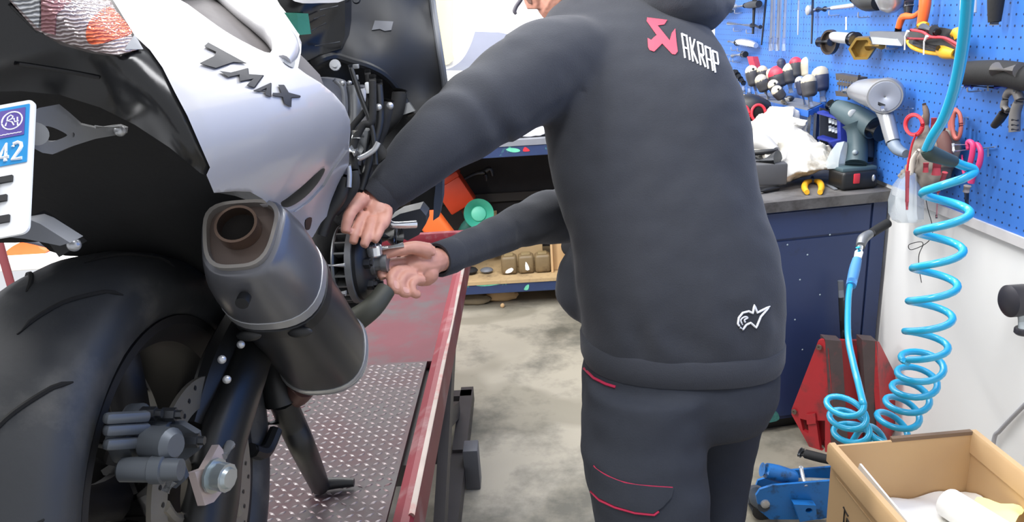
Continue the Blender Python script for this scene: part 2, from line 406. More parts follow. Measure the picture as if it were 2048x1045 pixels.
# ------------------------------------------------------------------ scooter
BX = -.48; AX = Vector((BX, .75, 1.0)); TR = .285
scoot = thing('scooter', (BX, 1.2, DZ), 'white and black maxi scooter on its centre stand on the red lift, side cover off', 'scooter')
def XS(Y, Z):                                   # right-hand skin of the tail: how far out it stands
    t = [(.45, -.345), (.55, -.305), (.64, -.265), (.72, -.240), (.80, -.222), (.90, -.207), (1.0, -.200), (1.3, -.20)]
    x = t[-1][1]
    if Y <= t[0][0]: x = t[0][1]
    else:
        for (a, xa), (b_, xb) in zip(t, t[1:]):
            if Y <= b_: x = xa+(xb-xa)*(Y-a)/(b_-a); break
    return x - (.12*(1-math.exp(-8*(Z-1.42)**2/.12)) if Z < 1.42 else 9.0*(Z-1.42)**2)
def skin(lift=0.0):
    def f(x, y):
        d = ray(x, y); lo = None; D = .40
        while D < 1.7:
            p = CAM+d*D
            if p.x <= XS(p.y, p.z)+lift: lo = D; break
            D += .01
        if lo is None: return CAM+d*1.2
        a, b_ = lo-.01, lo
        for _ in range(18):
            c = (a+b_)/2; p = CAM+d*c
            if p.x <= XS(p.y, p.z)+lift: b_ = c
            else: a = c
        return CAM+d*b_
    return f
S0 = skin()
def ray_dir(p): return (p-CAM).normalized()
# white tail side panel, with the opening below the grab rail and the air slot
outl = [(190, -60), (226, 0), (270, 72), (300, 100), (325, 135), (350, 185), (375, 232), (398, 285), (420, 335), (413, 350), (428, 386), (470, 383), (500, 384), (525, 398), (555, 425), (590, 455), (612, 482), (624, 470), (640, 442), (662, 420), (690, 385), (697, 350), (698, 318), (699, 285), (701, 262), (700, 240), (690, 214), (668, 188), (640, 165), (612, 148), (596, 136), (602, 105), (603, 85), (594, 64), (570, 36), (530, 0), (480, -60)]
hole = round_poly([(345, -14), (375, 8), (405, 30), (450, 62), (500, 90), (540, 106), (543, 80), (530, 58), (495, 30), (455, 0), (430, -20)], 3)
slot = round_poly([(562, 405), (566, 414), (582, 413), (610, 395), (635, 368), (649, 344), (648, 337), (638, 342), (605, 372), (575, 396)], 3)
b = MB().shell(outl, S0, None, [hole, slot], 9, back=lambda p: p+ray_dir(p)*.007)
panel = obj('side_panel', b, WHITE, scoot, ang=60)
PB = bvh_of(panel)
# raised lower lip of the panel (second layer below the crease)
obj('lower_trim', MB().shell([(697, 300), (698, 335), (690, 388), (662, 424), (642, 446), (626, 474), (613, 486), (590, 462), (556, 430), (530, 408), (548, 410), (566, 424), (592, 424), (620, 404), (650, 372), (668, 340), (684, 318)], skin(.004), Vector((-.006, 0, 0)), [], 10), WHITE, panel, ang=50)
obj('clip_hole', MB().shell(round_poly([(612, 440), (612, 458), (620, 458), (624, 436)], 3), skin(.0052), Vector((-.002, 0, 0)), [], 6), BLACK, panel)
_mir = lambda p: Vector((2*BX-p.x, p.y, p.z))
obj('side_panel', ([_mir(p) for p in b.v], [f[::-1] for f in b.f]), WHITE, scoot, ang=60)
# the inner wall seen through the slot and the grab rail
obj('slot_liner', MB().shell([(540, 420), (580, 425), (660, 350), (655, 325), (600, 365)], skin(-.02), Vector((-.01, 0, 0)), [], 20), BLACK, panel)
obj('grab_rail', MB().tube([S0(x, y)+Vector((-.006, 0, .002)) for x, y in [(455, -12), (500, 22), (540, 52), (570, 78), (583, 102), (578, 128)]], [.012, .014, .015, .016, .015, .008], 12, 5), WHITE, panel)
obj('rail_recess_shade', MB().shell(round_poly([(566, 120), (574, 106), (584, 100), (590, 112), (588, 134), (575, 130)], 3), skin(.0015), Vector((-.004, 0, 0)), [], 7), GREYP, panel)  # grey patch painting the shade inside the rail's recess
obj('seat', MB().shell([(300, -60), (345, -14), (400, 30), (450, 66), (520, 104), (560, 118), (600, 150), (660, 205), (640, 150), (612, 120), (570, 80), (520, 20), (470, -60)], skin(-.028), Vector((-.40, 0, 0)), [], 22), SEATM, scoot)
# emblem lettering
letters = [
 [(413, 88), (494, 121), (497, 131), (470, 128), (430, 138), (402, 131), (402, 127), (430, 113), (432, 108), (417, 99)],
 [(441, 144), (478, 143), (473, 155), (521, 147), (510, 175), (496, 172), (505, 156), (462, 163), (472, 149), (452, 150)],
 [(509, 178), (541, 163), (543, 196), (531, 193)],
 [(561, 164), (577, 178), (599, 190), (588, 193), (571, 187), (579, 213), (565, 213), (557, 192), (545, 183), (538, 178), (556, 180), (565, 181), (552, 167)]]
letters[0] = [(418, 88), (493, 129), (468, 127), (433, 139), (401, 130), (431, 115), (434, 107), (410, 96)]
letters[1] = [(440, 145), (497, 138), (497, 150), (527, 150), (509, 177), (495, 173), (503, 160), (481, 160), (476, 154), (460, 157), (452, 149)]
letters[1] = [(440, 145), (463, 148), (496, 139), (497, 151), (527, 153), (509, 177), (494, 173), (508, 160), (481, 165), (480, 152), (458, 157)]
letters[2] = {'o': [(507, 184), (542, 168), (541, 195), (531, 192), (532, 186)], 'h': [[(521, 184), (534, 178), (533, 184)]]}
letters[3] = [(557, 172), (568, 172), (577, 187), (600, 193), (599, 196), (582, 197), (581, 215), (569, 209), (566, 196), (545, 193), (546, 188), (563, 188)]
decal('emblem_lettering', letters, PB, mat('dark_emblem', '#222226', .6), panel, 6, .001, -.003)

# tail light set in the black rear
cowl_s = lambda x, y: _cowl(x, y)
def _cowl(x, y):
    # black tail: slopes forward going down, and inward from the white panel
    d = ray(x, y); a, b_ = .35, 1.3
    g = lambda p: p.y - (.585 + .30*(p.x+.48) + (1.52-p.z)*.42 + 1.2*max(0, 1.46-p.z)**2)
    for _ in range(40):
        c = (a+b_)/2
        if g(CAM+d*c) > 0: b_ = c
        else: a = c
    Dp = b_; ys = [-60, 0, 72, 102, 137, 187, 234, 287, 337, 352]; xs = [190, 226, 268, 296, 325, 350, 375, 398, 420, 413]
    xb = float(np.interp(y, ys, xs)); k = min(1, max(0, 1-(xb-x)/140)); k = k*k*(3-2*k)
    if k <= 0: return CAM+d*Dp
    return CAM+d*(Dp+(depth_of(S0(x, y))+.004-Dp)*k)
cow = [(-90, -60), (20, -6), (76, 62), (122, 90), (180, 106), (240, 115), (296, 102), (337, 137), (362, 187), (387, 234), (409, 287), (428, 337), (420, 356), (400, 346), (340, 296), (270, 250), (200, 215), (120, 190), (40, 182), (-90, 186)]
obj('tail_cowl', MB().shell(cow, cowl_s, Vector((-.004, .012, .004)), [], 13), GLOSS, scoot, ang=50)
def lensmat():
    if 'clear_ribbed_lens' in MATS: return MATS['clear_ribbed_lens']
    m = mat('clear_ribbed_lens', '#b8b2b2', .16, .0, var=.1, trans=0.0)
    nt = m.node_tree; N = nt.nodes; L = nt.links; b = N['Principled BSDF']; b.inputs['Metallic'].default_value = .15
    tc = N.new('ShaderNodeTexCoord'); wv = N.new('ShaderNodeTexWave'); wv.wave_type = 'BANDS'; wv.bands_direction = 'Z'; wv.inputs['Scale'].default_value = 105; wv.inputs['Distortion'].default_value = 6.0
    L.new(tc.outputs['Object'], wv.inputs['Vector']); rp = N.new('ShaderNodeValToRGB')
    rp.color_ramp.elements[0].color = (.15, .10, .10, 1); rp.color_ramp.elements[1].color = (.60, .53, .53, 1); L.new(wv.outputs['Fac'], rp.inputs[0]); L.new(rp.outputs[0], b.inputs['Base Color'])
    bp = N.new('ShaderNodeBump'); bp.inputs['Strength'].default_value = .7; bp.inputs['Distance'].default_value = .003; L.new(wv.outputs['Fac'], bp.inputs['Height']); L.new(bp.outputs['Normal'], b.inputs['Normal'])
    return m
def ribmat(name, c0, c1, metal):
    m = lensmat().copy(); m.name = name; MATS[name] = m
    rp = [n for n in m.node_tree.nodes if n.type == 'VALTORGB'][0]; rp.color_ramp.elements[0].color = (*lin(c0), 1); rp.color_ramp.elements[1].color = (*lin(c1), 1)
    m.node_tree.nodes['Principled BSDF'].inputs['Metallic'].default_value = metal; return m
lp = lambda x, y: _cowl(x, y)+Vector((.001, -.006, 0))
lens = obj('tail_light', MB().shell([(-20, -60), (22, -4), (78, 60), (92, 66), (100, 72), (150, 90), (200, 104), (240, 109), (284, 98), (268, 72), (224, 0), (190, -60)], lp, Vector((-.004, .006, 0)), [], 9), lensmat(), scoot, ang=60)
lq = lambda x, y: _cowl(x, y)+Vector((.001, -.008, 0))
obj('clear_reflector', MB().shell([(18, -10), (36, 4), (86, 56), (89, 30), (88, -20)], lq, Vector((0, .003, 0)), [], 8), ribmat('clear_reflector', '#6d7076', '#f4f5f6', .2), lens, label='clear white ribbed reflector')
obj('red_reflector', MB().shell([(92, -20), (92, 62), (118, 70), (120, 30), (150, 0), (150, -20)], lq, Vector((0, .003, 0)), [], 8), ribmat('red_reflector', '#8a5a5e', '#b98a8c', .2), lens, label='dull red reflector')
obj('amber_indicator', MB().shell(round_poly([(186, 44), (200, 26), (225, 14), (246, 34), (268, 62), (258, 72), (232, 80), (205, 88), (186, 86), (180, 68)], 3), lq, Vector((0, .003, 0)), [], 7), ribmat('amber_lens', '#8c2812', '#ee7448', .1), lens, label='amber indicator lens')
obj('lens_corner', MB().shell([(256, 98), (275, 70), (283, 86), (290, 98)], lq, Vector((0, .003, 0)), [], 7), GREYP, lens)

# dark inner fender under the tail, arched over the tyre
def _inner(x, y):
    d = ray(x, y); a, b_ = .4, 1.6
    g = lambda p: p.y - (.66 + .34*(p.x+.48) + max(0, 1.46-p.z)*.9)
    for _ in range(40):
        c = (a+b_)/2
        if g(CAM+d*c) > 0: b_ = c
        else: a = c
    return CAM+d*b_
inn = [(-90, 150), (60, 170), (200, 200), (300, 250), (400, 330), (430, 385), (470, 392), (520, 410), (560, 440), (600, 480), (570, 540), (420, 552), (330, 545), (200, 515), (130, 512), (100, 503), (78, 484), (30, 486), (-90, 486)]
obj('inner_fender', MB().shell(inn, _inner, Vector((-.01, .03, .01)), [], 22), MATTE, scoot)
for pts, r in (([(30, 127), (90, 136), (150, 146), (200, 156)], .0016), ([(20, 8), (48, 36), (78, 64)], .0014)):
    obj('cowl_crease', MB().tube([_cowl(x, y)+Vector((0, -.001, 0)) for x, y in pts], r, 6, 4), BLACK, scoot)

# number plate with its holder
pA, pB, pC = P(70, 198, .575), P(57, 465, .535), P(-230, 192, .575)
ex = (pC-pA); ex = Vector((-1, 0, 0)); ey = (pB-pA).normalized(); ex = (ex-ey*ex.dot(ey)).normalized(); en = ex.cross(ey); en = en if en.y < 0 else -en
h_ = (pB-pA).length; W_ = .175
def PL(u, v, n=0): return pA + ex*u*h_ + ey*v*h_ + en*n       # u leftwards from the right edge, v downwards, in plate heights
def plate_poly(u0, v0, u1, v1, r, k=5):
    out = []
    for cx_, cy_, a in ((u0+r, v0+r, 180), (u1-r, v0+r, 270), (u1-r, v1-r, 0), (u0+r, v1-r, 90)):
        out += [(cx_+r*math.cos(math.radians(a+90*i/k)), cy_+r*math.sin(math.radians(a+90*i/k))) for i in range(k+1)]
    return out
UW = W_/h_
plate = obj('number_plate', MB().prism([PL(u, v, 0) for u, v in plate_poly(0, 0, UW, 1, .05)], -en*.002), mat('plate_white', '#eef0f2', .3, var=.01), scoot, smooth=False)
obj('region_band', MB().prism([PL(u, v, .0004) for u, v in plate_poly(.03, .035, .245, .485, .006)], en*.0004), mat('plate_blue', '#1f8fd0', .35, var=.02), plate, smooth=False)
obj('region_badge', MB().prism([PL(u, v, .0010) for u, v in plate_poly(.055, .06, .225, .275, .004)], en*.0003), mat('badge_violet', '#5a4a9a', .4), plate, smooth=False)
def strokes(paths, r, n0, m, name, parent, closed=False, flat=.4):
    b = MB()
    for q in paths:
        pts = [PL(u, v, n0) for u, v in q]
        b.tube(pts, r, 8, 0, True, 1.0, closed)
    return obj(name, b, m, parent, smooth=True)
PWH = mat('plate_print_white', '#f2f4f8', .4, var=.01)
strokes([[(.14+.068*math.cos(t), .150+.068*math.sin(t)) for t in np.linspace(0, 2*math.pi, 22)]], .0006, .0012, PWH, 'badge_ring', plate)
strokes([[(.183, .185), (.170, .12), (.150, .105), (.135, .118), (.140, .135), (.168, .148), (.140, .16), (.125, .19)], [(.128, .135), (.118, .165), (.095, .16)], [(.105, .13), (.100, .195)]], .0006, .0012, PWH, 'badge_monogram', plate)
strokes([[(.215-.012*k, .250+.003*(k % 2)) for k in range(13)]], .0004, .0012, PWH, 'badge_caption', plate)
strokes([[(.170, .455), (.170, .325), (.215, .425), (.148, .425)], [(.125, .355), (.118, .333), (.095, .326), (.072, .338), (.068, .362), (.080, .39), (.122, .452), (.060, .452)]], .0014, .0010, PWH, 'region_number', plate)
EL = [(.245, .57), (.115, .57), (.115, .615), (.205, .615), (.205, .705), (.145, .705), (.145, .75), (.205, .75), (.205, .855), (.120, .855), (.120, .905), (.245, .905)]
obj('plate_letter', MB().prism([PL(u, v, .0020) for u, v in EL], en*-.0018), mat('plate_letter_black', '#17181c', .5), plate, smooth=False)
br = lambda x, y: P(x, y, .60+.0004*max(0, x-60))
tri = [(60, 225), (78, 216), (100, 212), (110, 210), (130, 226), (155, 248), (190, 256), (235, 250), (250, 256), (248, 268), (190, 278), (140, 294), (105, 309), (85, 306), (58, 292)]
obj('plate_bracket', MB().shell(tri, br, Vector((0, .006, 0)), [round_poly([(84, 253), (105, 255), (132, 268), (130, 274), (105, 283), (86, 282), (80, 268)], 3), ellipse_px(146, 270, 3.5, 5, 10)], 9), mat('dull_grey_bracket', '#7c7d7e', .5, .3), scoot)
obj('bracket_bolt', MB().cyl(P(72, 268, .60), P(72, 268, .587), .009), ALU, scoot)
obj('bracket_screw', MB().ball(P(240, 262, .665), .005), STEEL, scoot); obj('bracket_pin', MB().cyl(P(190, 254, .64), P(238, 254, .655), .0014), STEEL, scoot)
obj('plate_lamp_holder', MB().shell([(60, 440), (80, 448), (140, 486), (120, 492), (50, 478), (-30, 470), (-30, 455)], lambda x, y: P(x, y, .62), Vector((0, .02, 0)), [], 20), GREYP, scoot)
obj('fender_tip', MB().shell([(62, 432), (110, 462), (150, 495), (118, 515), (100, 490), (70, 468)], lambda x, y: P(x, y, .66), Vector((0, .02, 0)), [], 20), BLACK, scoot)
obj('fender_bolt', MB().ball(P(148, 490, .66), .006), STEEL, scoot)

# rear wheel
tw = .155
prof = [(-.060, -.082), (-.072, -.068), (-.0775, -.048), (-.074, -.030), (-.060, -.014), (-.035, -.004), (0, 0), (.035, -.004), (.060, -.014), (.074, -.030), (.0775, -.048), (.072, -.068), (.060, -.082)]
def ring(x, r, k, n=96): t = 2*math.pi*k/n; return AX+Vector((x, -r*math.cos(t), r*math.sin(t)))
N_ = 96
b = MB().loft([[ring(x, TR+q, k, N_) for x, q in prof] for k in range(N_)], cap=False, closed=True)
def tyremat():
    m = mat('tyre_rubber', '#2b2d30', .5, var=.15, scale=25, bump=.06, bscale=120, dirt='#4e4d4b', dirt_amt=.25, dirt_scale=6); return m
tyre = obj('rear_tyre', b, tyremat(), scoot, ang=60)
b = MB()
for k in range(14):                                  # curved sipes across the tread
    for sgn in (-1, 1):
        t0 = 2*math.pi*(k+(.5 if sgn > 0 else 0))/14
        pts = []
        for s in np.linspace(0, 1, 12):
            x = sgn*(.012+.056*s); q = np.interp(abs(x), [0, .035, .060, .074], [0, -.004, -.014, -.030]); t = t0+.30*s**.7
            r = TR+q+.0003; pts.append(AX+Vector((x, -r*math.cos(t), r*math.sin(t))))
        b.tube(pts, [.0008]+[.0026]*10+[.0008], 6)
obj('tread_groove', b, mat('groove_black', '#0c0c0d', .9), tyre)
rp = [(.058, .205), (.064, .200), (.064, .192), (.050, .186), (.045, .172), (-.045, .172), (-.050, .186), (-.064, .192), (-.064, .200), (-.058, .205), (-.04, .16), (.04, .16)]
rp = [(-.066, .206), (-.066, .196), (-.045, .176), (.045, .176), (.066, .196), (.066, .206), (.060, .206), (.040, .186), (-.040, .186), (-.060, .206)]
wheel = obj('rear_wheel', MB().loft([[ring(x, r, k, N_) for x, r in rp] for k in range(N_)], cap=False, closed=True), mat('black_rim_paint', '#17171a', .55, var=.2), scoot)
b = MB(); b.cyl(AX+Vector((-.05, 0, 0)), AX+Vector((.05, 0, 0)), .045)
for k in range(5):
    t = 2*math.pi*k/5+.5; d = Vector((0, -math.cos(t), math.sin(t)))
    b.tube([AX+d*.03, AX+d*.10+Vector((.012, 0, 0)), AX+d*.185], [.022, .016, .020], 10, 4, flat=1.3)
obj('wheel_spokes', b, mat('dark_wheel_paint', '#1d1b1c', .5), wheel)
obj('final_drive_case', MB().lathe(AX+Vector((-.135, 0, 0)), (1, 0, 0), [(0, .12), (.008, .165), (.030, .172), (.034, .165), (.034, .02)], 48).tube([AX+Vector((-.118, .05, .02)), AX+Vector((-.125, .25, .06)), AX+Vector((-.13, .45, .10))], [.08, .06, .05], 14, 3, flat=.3), mat('drive_case_black', '#161617', .6, var=.2), scoot)
DXC = AX+Vector((.088, 0, 0))
def disc_ring(r0, r1, x0_, x1_, n=64):
    q = [(x0_, r0), (x0_, r1), (x1_, r1), (x1_, r0)]
    return [[AX+Vector((x, -r*math.cos(2*math.pi*k/n), r*math.sin(2*math.pi*k/n))) for x, r in q] for k in range(n)]
DISCM = mat('brake_disc_steel', '#7a756b', .4, .35, var=.1)
b = MB().loft(disc_ring(.098, .132, .086, .091), cap=False, closed=True)
disc = obj('brake_disc', b, DISCM, scoot)
b = MB().loft(disc_ring(.03, .055, .084, .092), cap=False, closed=True)
for k in range(7):
    t = 2*math.pi*k/7; d = Vector((0, -math.cos(t), math.sin(t))); e = Vector((0, -math.cos(t+.45), math.sin(t+.45)))
    b.tube([AX+d*.05+Vector((.088, 0, 0)), AX+(d+e)*.5*.08+Vector((.088, 0, 0)), AX+e*.102+Vector((.088, 0, 0))], [.009, .006, .008], 8, 3)
obj('disc_carrier', b, DISCM, disc)
b = MB()
for k in range(40):
    t = 2*math.pi*k/40; r = .108+.008*(k % 3); c = AX+Vector((.0905, -r*math.cos(t), r*math.sin(t))); b.cyl(c, c+Vector((.0012, 0, 0)), .003, n=8)
obj('disc_holes', b, BLACK, disc)
# caliper
CAL = mat('caliper_grey', '#595e64', .45, .5, var=.12)
cal = obj('brake_caliper', MB().box(P(262, 866, .73), (.024, .055, .034), Matrix.Rotation(.2, 3, 'X'), .006).box(P(308, 876, .745), (.036, .04, .032), Matrix.Rotation(.2, 3, 'X'), .010), CAL, scoot)
b = MB()
for y in (838, 862, 890): b.obox(P(208, y, .68), P(298, y-5, .72), .010, .011, bev=.004)
obj('caliper_fins', b, CAL, cal)
obj('piston_housing', MB().lathe(P(292, 886, .72), RT*.9-FW*.3, [(0, .010), (.004, .0165), (.030, .0165), (.036, .011)], 18), CAL, cal)
obj('slide_pin', MB().lathe(P(238, 940, .70), RT, [(0, .008), (.003, .0115), (.03, .012), (.031, .0135), (.042, .0135), (.043, .011), (.058, .010), (.058, .007)], 16), CAL, cal)
for q, D in (((300, 828), .735), ((340, 830), .745), ((385, 882), .74)): obj('caliper_bolt', MB().lathe(P(*q, D), RT, [(-.008, .007), (.006, .007), (.006, .0045), (.012, .0045)], 6), DSTEEL, cal)
obj('bracket_plate', MB().shell([(330, 850), (362, 850), (395, 870), (400, 900), (360, 930), (372, 960), (352, 978), (334, 972), (350, 940), (352, 870)], lambda x, y: P(x, y, .745), Vector((0, .008, 0)), [], 12), mat('bracket_dark', '#4b4f55', .45, .4), cal)
obj('bleed_lever', MB().tube([P(330, 985, .73), P(343, 963, .735)], [.0045, .006], 10), CHROME, cal)
# swingarm, adjuster and axle nut
b = MB().tube([PX(545, 560, -.355), PX(512, 690, -.362), PX(474, 800, -.366), PX(440, 900, -.372), PX(424, 1000, -.376), PX(405, 1120, -.378)], [.020, .021, .022, .024, .026, .025], 14, 4, flat=1.7)
swing = obj('swingarm', b, mat('swingarm_black', '#101112', .4, var=.3, scale=25), scoot)
ad = plane(PX(440, 950, -.352), PX(440, 900, -.352), PX(470, 950, -.345))
obj('chain_adjuster', MB().shell([(390, 945), (412, 937), (438, 890), (446, 900), (452, 925), (470, 930), (448, 980), (428, 1005), (410, 1012)], ad, Vector((-.008, 0, 0)), [], 12), mat('adjuster_alloy', '#b3a5a2', .45, .3), scoot)
nut = PX(428, 952, -.352)
obj('axle_nut', MB().lathe(nut, (1, -.35, 0), [(0, .019), (.003, .019), (.003, .0155), (.018, .0155), (.018, .012), (.022, .010)], 12), mat('nut_steel', '#a6b0b4', .3, .7), scoot)
obj('adjuster_bolt', MB().tube([PX(447, 915, -.35), PX(460, 890, -.352)], [.004, .006], 10), STEEL, scoot)
for q in ((440, 720), (478, 690), (450, 760)): obj('swingarm_bolt', MB().ball(PX(*q, -.326)+Vector((.002, 0, 0)), .0045), STEEL, swing)
obj('chain_guard', MB().tube([PX(500, 620, -.385), PX(440, 740, -.39), PX(395, 860, -.395)], [.02, .022, .012], 10, 4, flat=1.6), BLACK, swing)

# muffler
mA, mB, mC = P(648, 706, 1.10), P(520, 556, .9), P(489, 482, .80)
ax = (mB-mA).normalized(); ax = (mC-mA).normalized()
mu, mv, _ = frame(ax, Vector((0, 0, 1)))
def sect(c, ru, rv, e=2.6, n=40, dx=0, dy=0, asym=0):
    out = []
    for k in range(n):
        t = 2*math.pi*k/n; a_, b_ = math.cos(t), math.sin(t)
        q = (abs(a_)**e+abs(b_)**e)**(-1/e)
        x, y = a_*q, b_*q
        out.append(c + mu*(ru*x*(1+asym*y)+dx) + mv*(rv*y+dy))
    return out
def along(t): return mA + (mC-mA)*t
CARB = mat('satin_black_can', '#3a3b3e', .30, .55, var=.08)
muff = obj('muffler', MB().loft([sect(along(t), r_, r_*.97, 2.5) for t, r_ in ((0.0, .0625), (.02, .0625), (.3, .061), (.62, .0585))]), CARB, scoot, ang=35)
obj('can_rim', MB().loft([sect(along(-.012), .0635, .0615, 2.5), sect(along(.012), .0655, .0635, 2.5), sect(along(.03), .0635, .0615, 2.5)]).loft([sect(along(-.035), .060, .058, 2.5), sect(along(-.03), .0635, .0615, 2.5), sect(along(-.018), .0635, .0615, 2.5)]), STEEL, muff)
obj('can_cone', MB().loft([sect(along(-.02), .058, .056, 2.3), sect(along(-.14), .046, .044, 2.1), sect(along(-.30), .025, .024, 2.0)]), mat('dull_exhaust_red', '#5d4340', .5, .4, var=.2), muff)
obj('clamp_band', MB().loft([sect(along(.61), .059, .057, 2.5), sect(along(.615), .062, .060, 2.5), sect(along(.67), .0615, .0595, 2.5), sect(along(.675), .058, .056, 2.5)]), mat('dark_band', '#2a2b2e', .35, .5), muff)
obj('trim_ring', MB().loft([sect(along(.685), .058, .056, 2.5), sect(along(.69), .0615, .0595, 2.5), sect(along(.735), .061, .059, 2.5), sect(along(.74), .057, .055, 2.5)]), mat('ring_grey_metal', '#a2a3a6', .3, .5), muff)
CAP = mat('end_cap_grey', '#66676c', .28, .45, var=.08)
cap = MB().loft([sect(along(.735), .060, .058, 2.5), sect(along(.80), .059, .058, 2.6, asym=.02), sect(along(.90), .0545, .0555, 2.8, asym=.05), sect(along(.985), .047, .050, 3.0, asym=.1), sect(along(1.02), .043, .046, 3.2, asym=.14), sect(along(1.025), .041, .044, 3.2, asym=.14)])
capo = obj('end_cap', cap, CAP, muff, ang=50)
b = MB()
r_ = [sect(along(1.02), .037, .040, 3.4, asym=.16), sect(along(1.05), .038, .041, 3.4, asym=.16), sect(along(1.05), .034, .037, 3.4, asym=.16), sect(along(1.028), .033, .036, 3.4, asym=.16)]
obj('outlet_frame', b.loft(r_), mat('brushed_outlet', '#98948f', .35, .6), capo)
obj('outlet_recess', MB().loft([sect(along(1.0265), .034, .037, 3.4, asym=.16), sect(along(1.029), .034, .037, 3.4, asym=.16)]), mat('recess_brown', '#6a5e58', .35, .6), capo)
oc = along(1.03)+mv*.006+mu*.001
obj('outlet_pipe', MB().lathe(oc, ax, [(0, .0225), (.016, .0225), (.016, .0195), (0, .0195)], 30, hole=True), mat('heat_tinted_steel', '#7d6a5e', .28, .9, var=.15), capo)
obj('outlet_bore', MB().lathe(oc, ax, [(.0005, .001), (.0005, .0197), (.002, .0197), (.002, .001)], 24), mat('soot', '#151210', .9), capo)
obj('baffle_hole', MB().lathe(along(.945)-mv*.0575+mu*-.0, -mv+ax*.55, [(.0, .007), (.012, .007)], 14), BLACK, capo)
for t_, k in ((.645, -1), (.645, 1)): obj('band_slot', MB().ball(along(t_)-mv*.0585+mu*.03*k, (.015, .005, .007)), BLACK, muff)
obj('hanger', MB().obox(P(455, 392, .93), P(520, 402, .95), .02, .03, bev=.005), DSTEEL, muff)
obj('hanger_bolt', MB().ball(P(458, 394, .9), .008), CHROME, muff)
# front half of the scooter: leg shield, engine bay, drive side, centre stand
ls = idw([(560, 20, 1.18), (640, 130, 1.2), (760, 60, 1.28), (870, 0, 1.36), (885, 190, 1.36), (830, 210, 1.33), (700, 115, 1.24)])
shield = obj('leg_shield', MB().shell([(690, -60), (862, -60), (862, 0), (876, 90), (890, 180), (884, 205), (850, 222), (822, 230), (812, 205), (795, 178), (770, 150), (738, 132), (705, 122), (668, 112), (640, 118), (618, 130), (612, 118), (640, 108), (680, 96), (690, 60)], ls, Vector((-.01, .035, 0)), [], 16), mat('dark_grey_plastic', '#232427', .55, var=.08), scoot, ang=50)
obj('shield_edge', MB().tube([ls(x, y)+Vector((.002, -.002, 0)) for x, y in ((862, -40), (863, 0), (876, 90), (889, 180), (884, 205), (850, 222))], .006, 8, 4), GREYP, shield)
obj('shield_rim', MB().tube([ls(x, y)+Vector((0, -.004, 0)) for x, y in ((622, 130), (645, 118), (670, 113), (705, 123), (738, 133), (770, 151), (795, 179), (812, 206), (822, 230))], .007, 8, 4), BLACK, shield)
obj('shield_sticker', MB().shell([(750, 41), (787, 43), (783, 60), (770, 62), (760, 58), (744, 60)], lambda x, y: ls(x, y)+Vector((0, -.002, 0)), Vector((0, .001, 0)), [], 12), mat('grey_sticker', '#63656b', .5), shield)
obj('mud_flap', MB().shell([(812, 205), (850, 222), (872, 212), (880, 240), (870, 290), (800, 330), (742, 330), (735, 280), (762, 255)], lambda x, y: P(x, y, 1.45), Vector((0, .05, 0)), [], 30), BLACK, scoot)
dash = obj('dash_panel', MB().shell([(520, -60), (690, -60), (690, 70), (680, 98), (640, 110), (620, 120), (590, 130), (600, 60), (560, 10)], idw([(560, 0, 1.15), (690, 90, 1.22)]), Vector((0, .05, 0)), [], 20), GLOSS, scoot)
dsh = idw([(560, 0, 1.14), (690, 90, 1.205)])
for k, q in enumerate(([(628, 38), (650, 30)], [(622, 62), (652, 46)], [(640, 20), (676, 12)], [(630, 92), (680, 84)])): obj('dash_seam', MB().tube([dsh(x, y) for x, y in q], .0014, 6), GREYP, dash)
obj('paper_note', MB().shell([(568, 25), (616, 27), (622, 68), (600, 70), (596, 66)], dsh, Vector((0, .001, 0)), [], 20), mat('green_note', '#59b295', .8, var=.03), dash, smooth=False, label='pale green paper note stuck on')
obj('white_console', MB().shell(round_poly([(560, -30), (590, 3), (640, 6), (690, 0), (700, -40), (620, -60)], 3), idw([(600, 0, 1.10), (690, 0, 1.12)]), Vector((0, .03, .01)), [], 14), WHITE, scoot)
obj('shield_bolt', MB().lathe(P(671, 131, 1.2), -FW, [(0, .009), (.004, .009), (.004, .005), (.008, .005)], 14), CHROME, scoot)
obj('shield_screw', MB().lathe(P(713, 0, 1.24), -FW, [(0, .007), (.004, .006)], 14), DSTEEL, scoot)
# engine bay
bay = obj('engine_block', MB().shell([(600, 120), (660, 112), (740, 132), (800, 180), (820, 230), (800, 330), (760, 460), (740, 620), (700, 640), (640, 560), (640, 430), (690, 330)], idw([(640, 130, 1.27), (800, 220, 1.40), (720, 420, 1.32), (700, 620, 1.25)]), Vector((-.06, .12, 0)), [], 26), mat('engine_black', '#1f2022', .55, var=.3, scale=30, bump=.3), scoot)
eb = lambda D0: (lambda x, y: P(x, y, D0))
obj('radiator_bottle', MB().shell(round_poly([(625, 160), (660, 158), (690, 172), (695, 230), (680, 240), (640, 190)], 3), eb(1.23), Vector((0, .03, 0)), [], 14), mat('bottle_grey', '#777b88', .45), bay)
def tb(name, pts, D, r, m, sm=5, par=None): return obj(name, MB().tube([P(x, y, D if not isinstance(D, (list, tuple)) else D[i]) for i, (x, y) in enumerate(pts)], r, 10, sm), m, par or bay)
tb('frame_tube', [(706, 165), (710, 230), (698, 330), (690, 400)], 1.24, .011, ALU)
tb('frame_tube', [(722, 172), (726, 240), (712, 330)], 1.25, .009, WHITE)
tb('cable', [(668, 160), (686, 180), (688, 230), (684, 290)], 1.215, .0035, GREYP)
tb('cable', [(735, 140), (736, 210), (700, 262), (690, 320)], 1.21, .005, MATTE)
tb('cable', [(745, 150), (744, 240), (725, 252), (705, 300), (715, 350)], 1.2, .006, MATTE)
tb('cable', [(756, 160), (760, 240), (745, 300), (722, 380)], 1.22, .007, BLACK)
tb('cable', [(700, 130), (720, 190), (745, 260), (752, 330)], 1.2, .004, BLACK)
tb('coolant_hose', [(775, 200), (765, 250), (752, 290), (770, 320)], 1.24, .012, MATTE)
